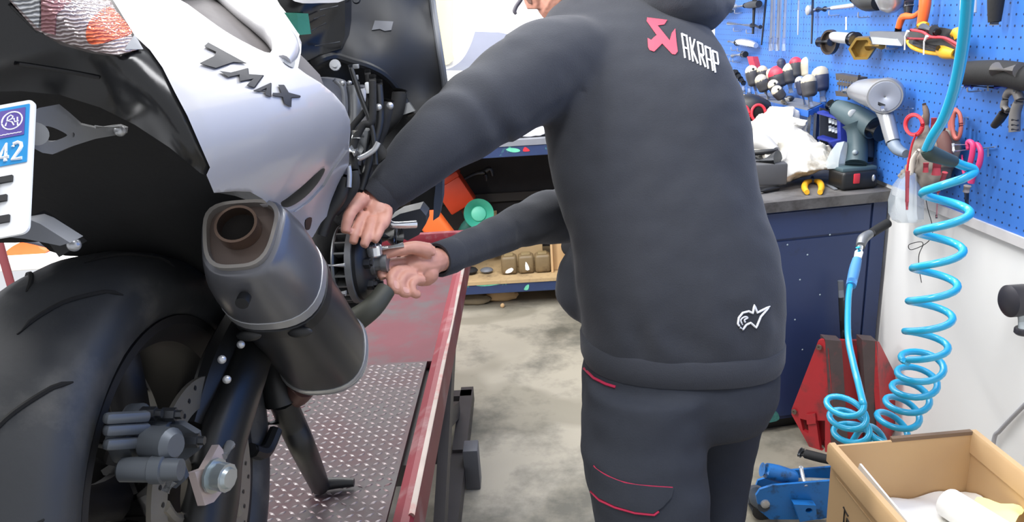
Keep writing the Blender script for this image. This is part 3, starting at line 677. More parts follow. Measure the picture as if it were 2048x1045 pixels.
tb('coolant_hose', [(716, 318), (730, 312), (748, 300), (757, 285)], 1.19, .0045, STEEL)
tb('coolant_hose', [(800, 180), (790, 230), (755, 268)], 1.3, .013, MATTE)
tb('wiring_loom', [(690, 350), (680, 390), (655, 430), (640, 470)], 1.16, .012, BLACK)
tb('wiring_loom', [(705, 340), (708, 370), (690, 400), (668, 425)], 1.17, .009, MATTE)
tb('drain_tube', [(697, 330), (699, 350), (698, 375)], 1.15, .004, STEEL)
for q, s in (((712, 133), (12, 9)), ((712, 155), (9, 10))): obj('clip_nut', MB().box(P(*q, 1.225), (px(s[0], 1.22), .006, px(s[1], 1.22)), bev=.001), STEEL, bay)
for q, r in (((684, 167), .005), ((699, 166), .004), ((757, 215), .006), ((735, 178), .004), ((780, 212), .006)): obj('bay_bolt', MB().ball(P(*q, 1.215), r), STEEL, bay)
obj('connector_block', MB().box(P(735, 176, 1.2), (.006, .01, .018), bev=.002), mat('connector_white', '#d6d8da', .5), bay)
obj('throttle_body', MB().box(P(720, 285, 1.24), (.03, .03, .05), Matrix.Rotation(.25, 3, 'Y'), .006).cyl(P(712, 300, 1.22), P(705, 312, 1.2), .013).cyl(P(715, 255, 1.22), P(716, 275, 1.22), .010), ALU, bay)
obj('fuel_fitting', MB().cyl(P(712, 262, 1.2), P(712, 278, 1.2), .007).cyl(P(700, 300, 1.19), P(712, 305, 1.19), .008), CHROME, bay)
obj('frame_gusset', MB().shell([(800, 212), (818, 205), (830, 222), (800, 232)], eb(1.31), Vector((0, .01, 0)), [], 12), ALU, bay)
obj('engine_case', MB().shell([(690, 320), (725, 320), (740, 380), (730, 440), (690, 460), (660, 440), (680, 390)], eb(1.25), Vector((0, .06, 0)), [], 16), mat('engine_case_dark', '#3a3b3d', .5, .4, var=.3, scale=40, bump=.3), bay)
# drive side: finned pulley, clutch cup, belt
PC = P(700, 528, 1.24); PXA = Vector((1, -.06, 0)).normalized()
pul = obj('drive_pulley', MB().lathe(PC+PXA*-.012, PXA, [(0, .02), (0, .064), (.003, .066), (.005, .064), (.005, .02)], 48), mat('pulley_iron', '#5d5f61', .4, .8), scoot)
obj('pulley_ring', MB().lathe(PC+PXA*.010, PXA, [(0, .056), (0, .066), (.010, .066), (.010, .056)], 48, hole=True), ALU, pul)
pa, pbb, _ = frame(PXA)
for k in range(22):
    t = 2*math.pi*k/22; d = pa*math.cos(t)+pbb*math.sin(t)
    obj('fan_fin', MB().obox(PC+d*.052-PXA*.008, PC+d*.052+PXA*.012, .003, .026, d), mat('fin_grey', '#8a8b8a', .4, .6), pul)
obj('clutch_cup', MB().lathe(PC+PXA*.020, PXA, [(-.004, .02), (-.004, .060), (.006, .061), (.013, .056), (.016, .045), (.018, .030), (.018, .01)], 40), mat('clutch_dark', '#333436', .45, .6), pul)
for k in range(6):
    t = 2*math.pi*k/6+.3; d = pa*math.cos(t)+pbb*math.sin(t); c = PC+PXA*.035+d*.040
    obj('clutch_nut', MB().lathe(c, PXA, [(0, .009), (.010, .009), (.010, .005), (.014, .005)], 6), DSTEEL, pul)
obj('clutch_hub', MB().lathe(PC+PXA*.036, PXA, [(0, .020), (.008, .020), (.008, .014), (.018, .014), (.018, .016), (.028, .016)], 20), ALU, pul)
obj('stud_bolt', MB().cyl(P(640, 532, 1.15), P(690, 531, 1.15), .0035), STEEL, pul); obj('stud_bolt', MB().cyl(P(668, 585, 1.14), P(692, 587, 1.14), .0045), STEEL, pul)
belt = obj('drive_belt', MB().tube([P(640, 420, 1.27), P(655, 470, 1.25), P(662, 540, 1.24), P(668, 600, 1.23)], .03, 14, 4, flat=.5), MATTE, scoot)
obj('case_cover', MB().shell(round_poly([(640, 470), (690, 480), (700, 620), (760, 620), (720, 660), (690, 650), (640, 600)], 3), eb(1.28), Vector((0, .08, 0)), [], 20), mat('engine_case_black', '#262729', .45, .3, var=.3), scoot)
obj('lower_hose', MB().tube([P(712, 640, 1.2), P(745, 615, 1.2), P(772, 580, 1.22)], [.02, .018, .016], 12, 5), mat('olive_rubber', '#3a3b33', .6), scoot)
# footboard bracket and pegs on the far side of the hands
obj('footboard_bracket', MB().shell([(800, 428), (840, 418), (852, 432), (852, 448), (838, 470), (815, 482), (790, 470), (780, 440)], eb(1.42), Vector((0, .06, 0)), [], 14), mat('bracket_grey', '#4e5155', .5), scoot)
obj('passenger_peg', MB().cyl(P(745, 470, 1.33), P(796, 478, 1.36), .022).cyl(P(794, 478, 1.36), P(800, 479, 1.36), .024), mat('peg_black', '#27282a', .4), scoot)
obj('peg_collar', MB().cyl(P(792, 478, 1.352), P(796, 478, 1.352), .0245), STEEL, scoot)
lv = obj('gear_lever', MB().tube([P(776, 438, 1.3), P(786, 450, 1.3), P(832, 449, 1.32)], [.004, .006, .007], 10, 4), CHROME, scoot)
obj('side_cover_blade', MB().shell([(872, 366), (885, 360), (884, 400), (878, 434), (866, 442), (868, 400)], eb(1.5), Vector((0, .05, 0)), [], 10), mat('slate_blue_plastic', '#4b5567', .45), scoot)
obj('front_case', MB().shell([(820, 375), (870, 360), (870, 420), (840, 422), (822, 420)], eb(1.53), Vector((0, .06, 0)), [], 16), BLACK, scoot)
# centre stand
b = MB().tube([P(560, 790, 1.13), P(585, 850, 1.17), P(610, 905, 1.2), PZ(640, 972, DZ+.022)], [.020, .021, .020, .018], 12, 4)
stand = obj('centre_stand', b, BLACK, scoot)
obj('stand_foot', MB().tube([PZ(622, 978, DZ+.014), PZ(660, 968, DZ+.014), PZ(708, 966, DZ+.012)], [.012, .012, .008], 10, 4), BLACK, stand)
obj('stand_spring', MB().tube([P(520, 850, 1.13), P(560, 845, 1.15)], .006, 8), DSTEEL, stand)
obj('stand_pivot', MB().tube([P(540, 690, 1.15), P(550, 760, 1.13), P(562, 810, 1.13)], [.026, .024, .022], 12, 3), BLACK, scoot)
obj('exhaust_pipe', MB().tube([P(610, 765, 1.12), P(585, 790, 1.16), P(560, 770, 1.25), P(600, 690, 1.32)], [.022, .022, .022, .022], 14, 5), mat('dull_exhaust_red', '#5d4340', .5), scoot)
b = MB().tube([P(500, 900, 1.05), P(530, 905, 1.09), P(552, 860, 1.12)], .010, 8, 4); obj('stand_link', b, BLACK, stand)
# ------------------------------------------------------------------ mechanic
man = thing('person', (.28, 1.42, 0), 'person in black hooded top and dark work trousers leaning in to work on the scooter', 'person')
FWH = Vector((FW.x, FW.y, 0)).normalized(); RTH = Vector((RT.x, RT.y, 0)).normalized()
def bring(xl, xr, y, D, dr=.72, e=2.4, n=36, back=0.0, dz=0.0):
    a, b_ = P(xl, y, D), P(xr, y, D); c = (a+b_)/2 + FWH*back + Vector((0, 0, dz)); s = (b_-a); hw = s.length/2; s.normalize()
    out = []
    for k in range(n):
        t = 2*math.pi*k/n; u, v = math.cos(t), math.sin(t); q = (abs(u)**e+abs(v)**e)**(-1/e)
        out.append(c+s*(u*q*hw)+FWH*(v*q*hw*dr))
    return out
rows = [(1180, 1540, 716, 1.50, .66), (1168, 1553, 706, 1.50, .68), (1165, 1556, 690, 1.50, .68), (1163, 1561, 660, 1.50, .70), (1158, 1564, 610, 1.50, .70), (1150, 1559, 550, 1.50, .70), (1140, 1546, 480, 1.51, .70), (1122, 1526, 420, 1.52, .70), (1106, 1509, 360, 1.53, .70), (1095, 1500, 300, 1.54, .70), (1086, 1493, 240, 1.55, .70),
        (1076, 1478, 180, 1.56, .70), (1070, 1458, 130, 1.57, .70), (1070, 1437, 90, 1.58, .68), (1080, 1412, 52, 1.59, .64), (1100, 1385, 18, 1.60, .58), (1140, 1350, -14, 1.61, .52), (1190, 1310, -40, 1.62, .48), (1205, 1300, -60, 1.63, .5)]
tor = MB().loft([bring(*r) for r in rows])
def chain(px_pts, n=18, sm=5):
    return [P(x, y, D) for x, y, D, r in px_pts], [px(r, D) for x, y, D, r in px_pts]
LA = [(1235, 140, 1.58, 60), (1170, 128, 1.545, 88), (1105, 138, 1.50, 100), (1042, 168, 1.44, 94), (975, 212, 1.38, 86), (915, 254, 1.33, 78), (868, 290, 1.29, 70), (825, 330, 1.265, 62), (788, 368, 1.25, 50), (766, 388, 1.245, 43), (757, 397, 1.243, 41)]
RA = [(1380, 190, 1.78, 85), (1300, 300, 1.82, 78), (1200, 400, 1.80, 68), (1140, 430, 1.74, 58), (1080, 438, 1.64, 51), (1000, 470, 1.52, 41), (940, 495, 1.42, 38), (895, 514, 1.35, 36), (880, 519, 1.333, 36)]
arm = MB()
pL, rL = chain(LA); pR, rR = chain(RA)
arm.tube(pL, rL, 20, 5); arm.tube(pR, rR, 20, 5)
top = MB(); top.add(tor.v, tor.f); top.add(arm.v, arm.f)
# pouch pocket bulge on the front of the hem
top.tube([P(1175, 470, 1.62), P(1158, 540, 1.60), P(1168, 600, 1.58), P(1195, 640, 1.56)], [.02, .045, .05, .02], 14, 4)
vs, ns, fs = fused(top, .0085, 14)
def fold(p, f, a=1.0): return noise.noise(Vector((p.x*f, p.y*f, p.z*f)))
sL, eL = pL[1], pL[-1]; axL = (eL-sL).normalized(); sR, eR = pR[3], pR[-1]; axR = (eR-sR).normalized()
out = []
hemc = (rows[3])
for p, n in zip(vs, ns):
    d = 0.0
    t = (p-sL).dot(axL)/((eL-sL).length)
    q = (p-sL-axL*(p-sL).dot(axL)).length
    if 0.05 < t < .97 and q < .13:
        w_ = math.sin(math.pi*min(1, max(0, (t-.05)/.92)))
        ang = math.atan2((p-sL).dot(axL.orthogonal()), (p-sL).dot(axL.cross(axL.orthogonal())))
        d += .0045*w_*math.sin(t*30+2.0*math.sin(ang+t*3)+3*fold(p, 7))*max(0, fold(p+Vector((5, 1, 2)), 6)+.35)
    t2 = (p-sR).dot(axR)/((eR-sR).length); q2 = (p-sR-axR*(p-sR).dot(axR)).length
    if 0.0 < t2 < .97 and q2 < .10 and p.x < .12:
        d += .0035*math.sin(math.pi*max(0, min(1, t2)))*math.sin(t2*34+3*fold(p, 8))*max(0, fold(p+Vector((2, 7, 3)), 7)+.4)
    # body: long soft drapes, and gathers just above the hem
    z = p.z
    if p.x > -.02:
        d += .004*fold(Vector((p.x*1.3, p.y*1.3, p.z*.55)), 9) + .0022*fold(Vector((p.x, p.y, p.z*1.2)), 22)
        g = math.exp(-((z-.925)/.03)**2); d += .004*g*math.sin(p.x*60+4*fold(p, 8))
    out.append(p+n*d)
hood_top = obj('hooded_top', (out, fs), CLOTH, man, ang=180)
TB = bvh_of(hood_top); onT = on(TB, .001, 1.5)
# cuffs and hem rib
for pp, rr_, nm in ((pL, rL, 'cuff'), (pR, rR, 'cuff')):
    d = (pp[-1]-pp[-2]).normalized()
    obj(nm, MB().lathe(pp[-1]-d*.03, d, [(-.012, rr_[-1]*.98), (0, rr_[-1]*1.03), (.034, rr_[-1]*1.0), (.037, rr_[-1]*.95), (.036, rr_[-1]*.8), (.0, rr_[-1]*.78)], 28), CLOTH, hood_top)
hem = [bring(1170, 1551, 664, 1.50, .70), bring(1161, 1561, 671, 1.50, .705), bring(1162, 1560, 704, 1.50, .70), bring(1168, 1555, 718, 1.50, .69), bring(1190, 1535, 718, 1.50, .62), bring(1190, 1535, 690, 1.50, .62)]
obj('hem_band', MB().loft([hem[0], hem[1], hem[2], hem[3], hem[4]]), CLOTH, hood_top, ang=60)
# hood lying in a roll behind the neck
hd = MB().tube([P(1290, -40, 1.56), P(1330, -14, 1.54), P(1372, 12, 1.55), P(1410, 10, 1.60), P(1430, -25, 1.68), P(1400, -60, 1.75)], [.03, .05, .058, .052, .05, .03], 18, 6)
hd.ball(P(1378, -20, 1.60), (.085, .085, .06)); hd.tube([P(1230, -70, 1.58), P(1275, -55, 1.56), P(1310, -34, 1.56)], [.02, .03, .035], 14, 4)
v2, n2, f2 = fused(hd, .006, 6)
obj('hood', ([p+n*.004*fold(Vector((p.x, p.y, p.z*2)), 18) for p, n in zip(v2, n2)], f2), CLOTH, hood_top, ang=180)
# back print: red mark and white lettering
mark = [(1294, 36), (1334, 41), (1328, 50), (1315, 52), (1339, 82), (1343, 67), (1350, 58), (1352, 82), (1355, 104), (1350, 110), (1344, 109), (1324, 88), (1308, 104), (1299, 101), (1296, 95), (1295, 77), (1302, 81), (1308, 75), (1313, 71), (1293, 43)]
decal('red_emblem', [mark], TB, PRINTR, hood_top, 4, .0012, -.0006)
def lt(q): return [(x, y) for x, y in q]
A0, STEP = (1360, 63), (15.2, 6.6)
glyph = {'A': [[(0, 0), (6.4, 3), (10.4, 50), (6.2, 49), (5.2, 29), (5.0, 29), (6.2, 48), (6.4, 48)]],}
def quad(ax_, ay, bx, by, w_=3.6): return [(ax_-w_/2, ay), (ax_+w_/2, ay+w_*.4), (bx+w_/2, by+w_*.4), (bx-w_/2, by)]
def letter(kind, x, y, h):
    sk = 6.5*h/48                     # italic lean seen on the back
    w_ = 9.5; b_ = lambda u, v: (x+u*w_+sk*v, y+u*w_*.42+v*h)
    def bar(u0, v0, u1, v1, t=3.3):
        (xa, ya), (xb, yb_) = b_(u0, v0), b_(u1, v1); dx, dy = xb-xa, yb_-ya; l = math.hypot(dx, dy); nx, ny = -dy/l*t/2, dx/l*t/2; ex_, ey_ = dx/l*t*.3, dy/l*t*.3
        return [(xa+nx-ex_, ya+ny-ey_), (xb+nx+ex_, yb_+ny+ey_), (xb-nx+ex_, yb_-ny+ey_), (xa-nx-ex_, ya-ny-ey_)]
    if kind == 'A': return [bar(0, 0, 0, 1), bar(1, 0, 1, 1), bar(.1, .02, .9, .02, 3.6), bar(.1, .56, .9, .56)]
    if kind == 'K': return [bar(0, 0, 0, 1), bar(.15, .52, 1, 0), bar(.15, .48, 1, 1)]
    if kind == 'R': return [bar(0, 0, 0, 1), bar(.1, .02, .9, .02, 3.6), bar(.95, .04, .95, .48), bar(.1, .52, .9, .52), bar(.45, .55, 1, 1)]
    if kind == 'P': return [bar(0, 0, 0, 1), bar(.1, .02, .9, .02, 3.6), bar(.95, .04, .95, .48), bar(.1, .55, .9, .55)]
    return []
polys = []; x_, y_ = 1363.0, 68.0
for k, ch in enumerate('AKRAP'):
    polys += letter(ch, x_, y_, 48-1.2*k); x_ += 16.0-.5*k; y_ += 8.2+.15*k
decal('white_lettering', polys, TB, PRINTW, hood_top, 3, .0012, -.0006)
# small outline star near the hem
so = [(1480, 656), (1475, 648), (1477, 636), (1485, 626), (1497, 623), (1505, 627), (1508, 611), (1514, 626), (1538, 614), (1521, 634), (1512, 656), (1501, 646), (1492, 650), (1485, 660)]
b = MB(); pts = [onT(x, y) for x, y in densify(so, 4)]
b.tube(pts, .0021, 6, 0, True, 1.0, True); obj('star_emblem', b, PRINTW, hood_top)
obj('star_eye', MB().tube([onT(x, y) for x, y in ((1484, 650), (1481, 640), (1489, 634), (1495, 636), (1488, 640), (1490, 645))], .0016, 6, 3), PRINTW, hood_top)
# trousers
def vr(c, rx, ry, n=30): return [Vector(c)+Vector((rx*math.cos(2*math.pi*k/n), ry*math.sin(2*math.pi*k/n), 0)) for k in range(n)]
tr = MB().loft([bring(1172, 1546, 680, 1.50, .66), bring(1168, 1552, 730, 1.50, .68), bring(1162, 1548, 780, 1.50, .68), bring(1166, 1530, 830, 1.51, .62), bring(1200, 1480, 860, 1.51, .45)])
legN = [bring(1172, 1420, 760, 1.46, .95), bring(1160, 1402, 850, 1.45, .95), bring(1163, 1408, 900, 1.44, .95), bring(1171, 1414, 950, 1.43, .95), bring(1181, 1417, 1000, 1.425, .95), bring(1187, 1417, 1050, 1.42, .95)]
c0 = sum(legN[-1], Vector())/36
legN += [vr((c0.x+.01, c0.y+.03, .42), .088, .095, 36), vr((c0.x+.015, c0.y+.06, .25), .078, .088, 36), vr((c0.x+.02, c0.y+.07, .09), .078, .092, 36), vr((c0.x+.02, c0.y+.07, .055), .080, .095, 36)]
tr.loft(legN)
legF = [bring(1330, 1545, 770, 1.60, .9), bring(1360, 1520, 830, 1.61, .95), bring(1376, 1506, 900, 1.61, 1.1), bring(1380, 1492, 970, 1.60, 1.2), bring(1380, 1482, 1045, 1.58, 1.3)]
c1 = sum(legF[-1], Vector())/36
legF += [vr((c1.x+.015, c1.y+.0, .42), .072, .09, 36), vr((c1.x+.03, c1.y+.03, .25), .072, .088, 36), vr((c1.x+.04, c1.y+.04, .09), .076, .092, 36), vr((c1.x+.04, c1.y+.04, .055), .078, .095, 36)]
tr.loft(legF)
v3, n3, f3 = fused(tr, .0085, 6)
o3 = []
for p, n in zip(v3, n3):
    d = .006*fold(Vector((p.x*1.2, p.y*1.2, p.z*.6)), 8) + .003*fold(Vector((p.x, p.y, p.z*1.6)), 18)
    d += .004*max(0, fold(p+Vector((3, 3, 3)), 5))*math.sin(p.z*70+p.x*25)
    o3.append(p+n*d)
trous = obj('work_trousers', (o3, f3), TROUS, man, ang=180)
TRB = bvh_of(trous); onR = on(TRB, .001, 1.45)
for q in ([(1169, 738), (1188, 757), (1212, 769), (1241, 778)], [(1183, 984), (1200, 1001), (1230, 1015), (1270, 1026), (1308, 1030), (1326, 1016)]):
    obj('pocket_piping', MB().tube([onR(x, y) for x, y in densify(q, 8)[:-int(max(1, math.hypot(q[0][0]-q[-1][0], q[0][1]-q[-1][1])//8))]], .0028, 6), PIPING, trous)
obj('pocket_piping', MB().tube([onR(x, y) for x, y in [(1188, 932), (1195, 940), (1215, 952), (1240, 963), (1270, 970), (1300, 973), (1345, 976)]], .0012, 6, 4), PIPING, trous)
flap = [(1188, 934), (1215, 953), (1250, 967), (1300, 974), (1346, 977), (1342, 995), (1325, 1014), (1306, 1027), (1270, 1023), (1230, 1011), (1200, 996), (1184, 980)]
obj('pocket_flap', MB().shell(flap, on(TRB, .004, 1.45), FW*.005, [], 9), TROUS, trous, ang=50)
# boots
SH = mat('black_boot', '#1d1c1c', .5, var=.15)
for c, yw in ((c0+Vector((.02, .07, 0)), .5), (c1+Vector((.04, .04, 0)), .7)):
    d = Vector((-math.cos(yw), math.sin(yw), 0)); s_ = Vector((-d.y, d.x, 0)); q = Vector((c.x, c.y, 0)); rings = []
    for t, w_, h in ((-.09, .03, .06), (-.075, .042, .10), (-.02, .045, .12), (.04, .045, .11), (.09, .05, .075), (.15, .05, .055), (.19, .035, .04)):
        rings.append([q+d*t+s_*(w_*math.cos(a)*abs(math.cos(a))**-.2 if abs(math.cos(a)) > 1e-3 else 0)+Vector((0, 0, .003+h*(.5+.5*math.sin(a)))) for a in np.linspace(0, 2*math.pi, 20, endpoint=False)])
    obj('boot', MB().loft(rings), SH, man)
# the body itself: head, neck, trunk under the clothes, arms and both hands, one skin
bd = MB()
HC = P(1112, -94, 1.65)                                  # head centre, above the frame
f_ = Vector((-.86, .45, -.30)).normalized(); s_ = f_.cross(Vector((0, 0, 1))).normalized(); u_ = s_.cross(f_).normalized()
HR = Matrix((f_, s_, u_)).transposed()
def hp(a, b_, c): return HC+f_*a+s_*b_+u_*c
bd.ball(hp(-.015, 0, .03), (.098, .076, .095), HR, 24, 16)
bd.tube([hp(.03, 0, .0), hp(.052, 0, -.05), hp(.070, 0, -.098)], [.066, .056, .036], 16, 4)
chin = P(1062, 10, 1.63)
bd.tube([hp(-.02, 0, -.03), hp(.0, 0, -.07), hp(.045, 0, -.10), hp(.070, 0, -.112)], [.066, .056, .042, .022], 16, 4)
bd.ball(hp(.094, 0, -.022), (.016, .013, .014), HR); bd.tube([hp(.083, 0, .02), hp(.100, 0, -.016)], [.008, .013], 10)
bd.tube([hp(.088, -.022, -.058), hp(.096, 0, -.056), hp(.088, .022, -.058)], [.006, .0085, .006], 8, 3)
for k in (-1, 1):
    bd.ball(hp(-.01, .076*k, -.005), (.018, .010, .030), HR, 12, 8); bd.tube([hp(.082, .05*k, .035), hp(.092, .02*k, .036)], [.008, .010], 8)
bd.tube([hp(-.03, 0, -.03), P(1230, -30, 1.64), P(1270, 40, 1.62)], [.062, .060, .07], 18, 4)
inner = [(xl+85, xr-85, y, D, dr*.8) for xl, xr, y, D, dr in rows[2:-5]]
bd.loft([bring(*r) for r in inner])
bd.tube(pL, [r*.62 for r in rL[:-1]]+[rL[-1]*.62], 14, 4); bd.tube(pR, [r*.62 for r in rR], 14, 4)
for L in (legN, legF):
    cs = [sum(r, Vector())/len(r) for r in L]; bd.tube(cs, [.06, .05, .045, .045, .045, .045, .042, .04, .038, .036][:len(cs)], 14)
bd.loft([bring(1205, 1515, 690, 1.50, .6), bring(1200, 1510, 760, 1.50, .6), bring(1215, 1480, 830, 1.51, .5)])
def fing(pts, r): bd.tube([P(*q) for q in pts], r, 12, 4)
# right hand: pinching the socket, thumb on top, fingers curled below
bd.tube([P(905, 510, 1.36), P(880, 519, 1.333), P(862, 523, 1.315)], [.024, .0265, .028], 16, 3, flat=.8)
bd.tube([P(872, 521, 1.32), P(850, 526, 1.30), P(825, 530, 1.285), P(806, 536, 1.275)], [.028, .034, .035, .028], 18, 4, flat=.75)
bd.ball(P(848, 548, 1.285), (.026, .02, .022)); bd.ball(P(845, 512, 1.285), (.024, .017, .016))
fing([(862, 504, 1.272), (830, 496, 1.250), (798, 501, 1.238), (765, 511, 1.232)], [.0150, .0118, .0100, .0076])
fing([(818, 526, 1.268), (790, 526, 1.258), (770, 534, 1.246), (763, 548, 1.236), (768, 558, 1.232)], [.0104, .0090, .0084, .0078, .0068])
fing([(822, 543, 1.258), (796, 542, 1.246), (783, 555, 1.230), (786, 575, 1.224), (797, 582, 1.230)], [.0104, .0092, .0086, .0080, .0070])
fing([(830, 552, 1.258), (811, 552, 1.246), (801, 566, 1.233), (806, 584, 1.230), (817, 588, 1.238)], [.0110, .0096, .0090, .0084, .0074])
fing([(846, 560, 1.262), (830, 562, 1.250), (823, 574, 1.240), (828, 588, 1.238), (838, 589, 1.246)], [.0100, .0088, .0080, .0076, .0068])
# left hand: palm away, fingers reaching down behind the pulley
bd.tube([P(770, 385, 1.25), P(757, 397, 1.243), P(748, 407, 1.240)], [.026, .030, .031], 16, 3, flat=.8)
bd.tube([P(757, 397, 1.243), P(747, 412, 1.238), P(738, 428, 1.234), P(730, 440, 1.232)], [.028, .036, .036, .024], 18, 4, flat=.6)
fing([(726, 396, 1.215), (708, 414, 1.190), (696, 438, 1.172), (690, 466, 1.164)], [.0145, .0108, .0092, .0072])
fing([(728, 430, 1.212), (717, 450, 1.192), (710, 470, 1.176), (706, 488, 1.170)], [.0104, .0090, .0080, .0066])
fing([(745, 436, 1.210), (739, 458, 1.188), (733, 477, 1.172), (727, 494, 1.166)], [.0106, .0092, .0082, .0068])
fing([(763, 431, 1.214), (761, 452, 1.196), (755, 470, 1.182), (747, 484, 1.176)], [.0102, .0088, .0078, .0066])
fing([(774, 418, 1.222), (774, 434, 1.210), (769, 448, 1.202), (761, 458, 1.198)], [.0098, .0086, .0078, .0066])
v4, n4, f4 = fused(bd, .0022, 2)
v4 = [p+n*.0007*noise.noise(p*120) for p, n in zip(v4, n4)]
body = obj('body', (v4, f4), SKIN, man, ang=180)
NB = bvh_of(body); onB = on(NB, .0004, 1.25)
NAIL = mat('fingernail', '#cf9c8c', .3, var=.04)
for q in ([(763, 513), (774, 511), (775, 519), (764, 520)], [(788, 562), (797, 566), (799, 577), (790, 576)], [(806, 575), (816, 577), (818, 586), (809, 585)]):
    obj('fingernail', MB().shell(round_poly(q, 3), onB, FW*.001, [], 3), NAIL, body)
for k in (-1, 1): obj('eye', MB().ball(hp(.082, .032*k, .016), (.010, .012, .010), HR, 12, 8), mat('eye_white', '#d8d4cc', .2), body)
hairb = MB().ball(hp(-.028, 0, .045), (.098, .083, .092), HR, 24, 16)
hv, hn, hf = fused(hairb, .004, 2)
keep = [(p-HC) for p in hv]
hv = [p if (p-HC).dot(f_)*.55+(p-HC).dot(u_) > -.045 else HC+(p-HC)*.86 for p in hv]
obj('hair', ([p+n*.003*fold(p, 70) for p, n in zip(hv, hn)], hf), mat('dark_hair', '#2a211c', .7, var=.3, scale=90, bump=.4), man, ang=180)
gl = MB().tube([P(1046, -8, 1.60), P(1040, 2, 1.60), P(1033, 12, 1.60), P(1029, 22, 1.60), P(1032, 28, 1.60)], [.004, .0045, .0045, .0045, .003], 10, 4)
obj('mask_strap', gl, mat('strap_grey', '#4b4750', .6), man)
obj('jaw_patch', MB().shell([(1050, -6), (1062, -6), (1064, 8), (1058, 6)], on(NB, .001, 1.60), FW*.002, [], 3), mat('dark_skin', '#7a5b52', .8, var=.2, scale=120), man)  # darker skin-toned patch on the left of the jaw
# the tools held in the right hand
obj('ratchet', MB().cyl(P(748, 500, 1.215), P(806, 492, 1.235), .006).lathe(P(748, 501, 1.215), (0, 0, -1), [(-.009, .011), (-.007, .013), (.007, .013), (.010, .010)], 18), CHROME, None, label='chrome ratchet handle held between the hands at the pulley', cat='ratchet')
# ------------------------------------------------------------------ bench along the right wall
BW = .88
def wx(Y): return WK-.05*Y
e0 = PZ(1530, 405, BW); e1 = PZ(1786, 380, BW)
bdir = (e1-e0); bdir.z = 0; bdir.normalize(); bn = Vector((-bdir.y, bdir.x, 0))     # along the end face, and away from the camera
BR = Vector((wx(2.46)-.004, 2.46, 0)); 
def BP(u, v, z): return BR - bdir*u + Vector((-.05, 1, 0)).normalized()*v + Vector((0, 0, z))    # u leftwards from the wall, v backwards
bench = thing('tool_bench', BP(.35, .9, 0), 'dark blue metal tool bench with a grimy top, end on against the pegboard wall', 'workbench')
UW_ = .66
def bbox(u0, u1, v0, v1, z0, z1): return [BP(u0, v0, z0), BP(u1, v0, z0), BP(u1, v1, z0), BP(u0, v1, z0)], Vector((0, 0, z1-z0))
b = MB(); b.prism(*bbox(0, UW_, 0, 1.88, BW-.035, BW)); obj('worktop', b, WTOP, bench, smooth=False)
b = MB(); b.prism(*bbox(.012, UW_-.02, .025, 1.86, .055, BW-.036)); obj('cabinet', b, NAVY, bench, smooth=False)
obj('plinth', MB().prism(*bbox(.03, UW_-.05, .06, 1.8, 0, .055)), BLACK, bench, smooth=False)
obj('end_panel', MB().prism(*bbox(.07, UW_-.03, .019, .024, .07, .735)), NAVY, bench, smooth=False)
dr_ = obj('end_drawer', MB().prism(*bbox(.07, UW_-.03, .019, .024, .745, .835)), NAVY, bench, smooth=False)
obj('corner_upright', MB().prism(*bbox(.012, .062, .017, .026, .06, .84)), NAVY, bench, smooth=False)
chips = MB()
for q in ((1640, 590), (1590, 640), (1605, 700), (1575, 490), (1615, 510), (1600, 560), (1660, 470)):
    pp = PY(*q, 0); d = ray(*q); den = d.dot(bn); o_ = BP(0, .0185, 0); p_ = CAM+d*((o_-CAM).dot(bn)/den)
    chips.ball(p_, (.003, .001, .003), n=6, m=4)
obj('paint_chip', chips, mat('pale_chip', '#9fb0b8', .7), bench, kind='stuff')
obj('green_scuff', MB().shell(round_poly([(1518, 835), (1524, 822), (1540, 818), (1555, 826), (1558, 840), (1540, 846), (1525, 846)], 3), lambda x, y: (lambda d: CAM+d*((BP(0, .0188, 0)-CAM).dot(bn)/d.dot(bn)))(ray(x, y)), FW*.001, [], 7), mat('green_scuff', '#3e7a74', .7, var=.5, scale=90), bench)

# ------------------------------------------------------------------ back workbench with lower shelf
bkY = 3.81
back = thing('back_workbench', (-.3, 4.1, 0), 'long blue steel workbench with a cluttered lower shelf at the back wall', 'workbench')
CHIPB = mat('chipped_navy_beam', '#2a3a60', .5, var=.15, dirt='#5fb89c', dirt_amt=.02, dirt_scale=22)
zt = PY(1030, 296, bkY).z
bx0, bx1 = -1.9, .46
bk = thing_parts = back
obj('front_beam', MB().box(((bx0+bx1)/2, bkY+.02, .862), (bx1-bx0, .04, .055), bev=.003), CHIPB, back, smooth=False)
obj('bench_top', MB().box(((bx0+bx1)/2, bkY+.31, .905), (bx1-bx0, .63, .03)), mat('grey_bench_top', '#8a8c92', .45, .3, var=.15), back, smooth=False)
obj('shelf_beam', MB().box(((bx0+bx1)/2, bkY+.02, .125), (bx1-bx0, .04, .055), bev=.003), CHIPB, back, smooth=False)
obj('shelf_board', MB().box(((bx0+bx1)/2, bkY+.31, .161), (bx1-bx0, .63, .018)), WOOD, back, smooth=False)
obj('dark_void_sheet', MB().box(((bx0+bx1)/2, bkY+.60, .50), (bx1-bx0, .02, .78)), mat('void_shade', '#242122', .8, var=.3), back, smooth=False)  # dark sheet painting the shaded void under the bench
obj('middle_rail', MB().box(((bx0+bx1)/2, bkY+.57, .50), (bx1-bx0, .03, .05)), mat('dark_rail', '#332f2c', .7), back, smooth=False)
for xx in (bx0+.03, -.9, bx1-.03): obj('leg', MB().box((xx, bkY+.05, .42), (.05, .05, .84)), NAVY, back, smooth=False)
def chipd(name, poly, m, Y): obj(name, MB().shell(round_poly(poly, 3), lambda x, y: PY(x, y, Y), FW*.0015, [], 7), m, back)
MINT = mat('mint_chip', '#6cc7a4', .6, var=.3, scale=60)
chipd('paint_chip', [(1012, 300), (1020, 296), (1036, 298), (1040, 303), (1026, 305)], MINT, bkY-.002)
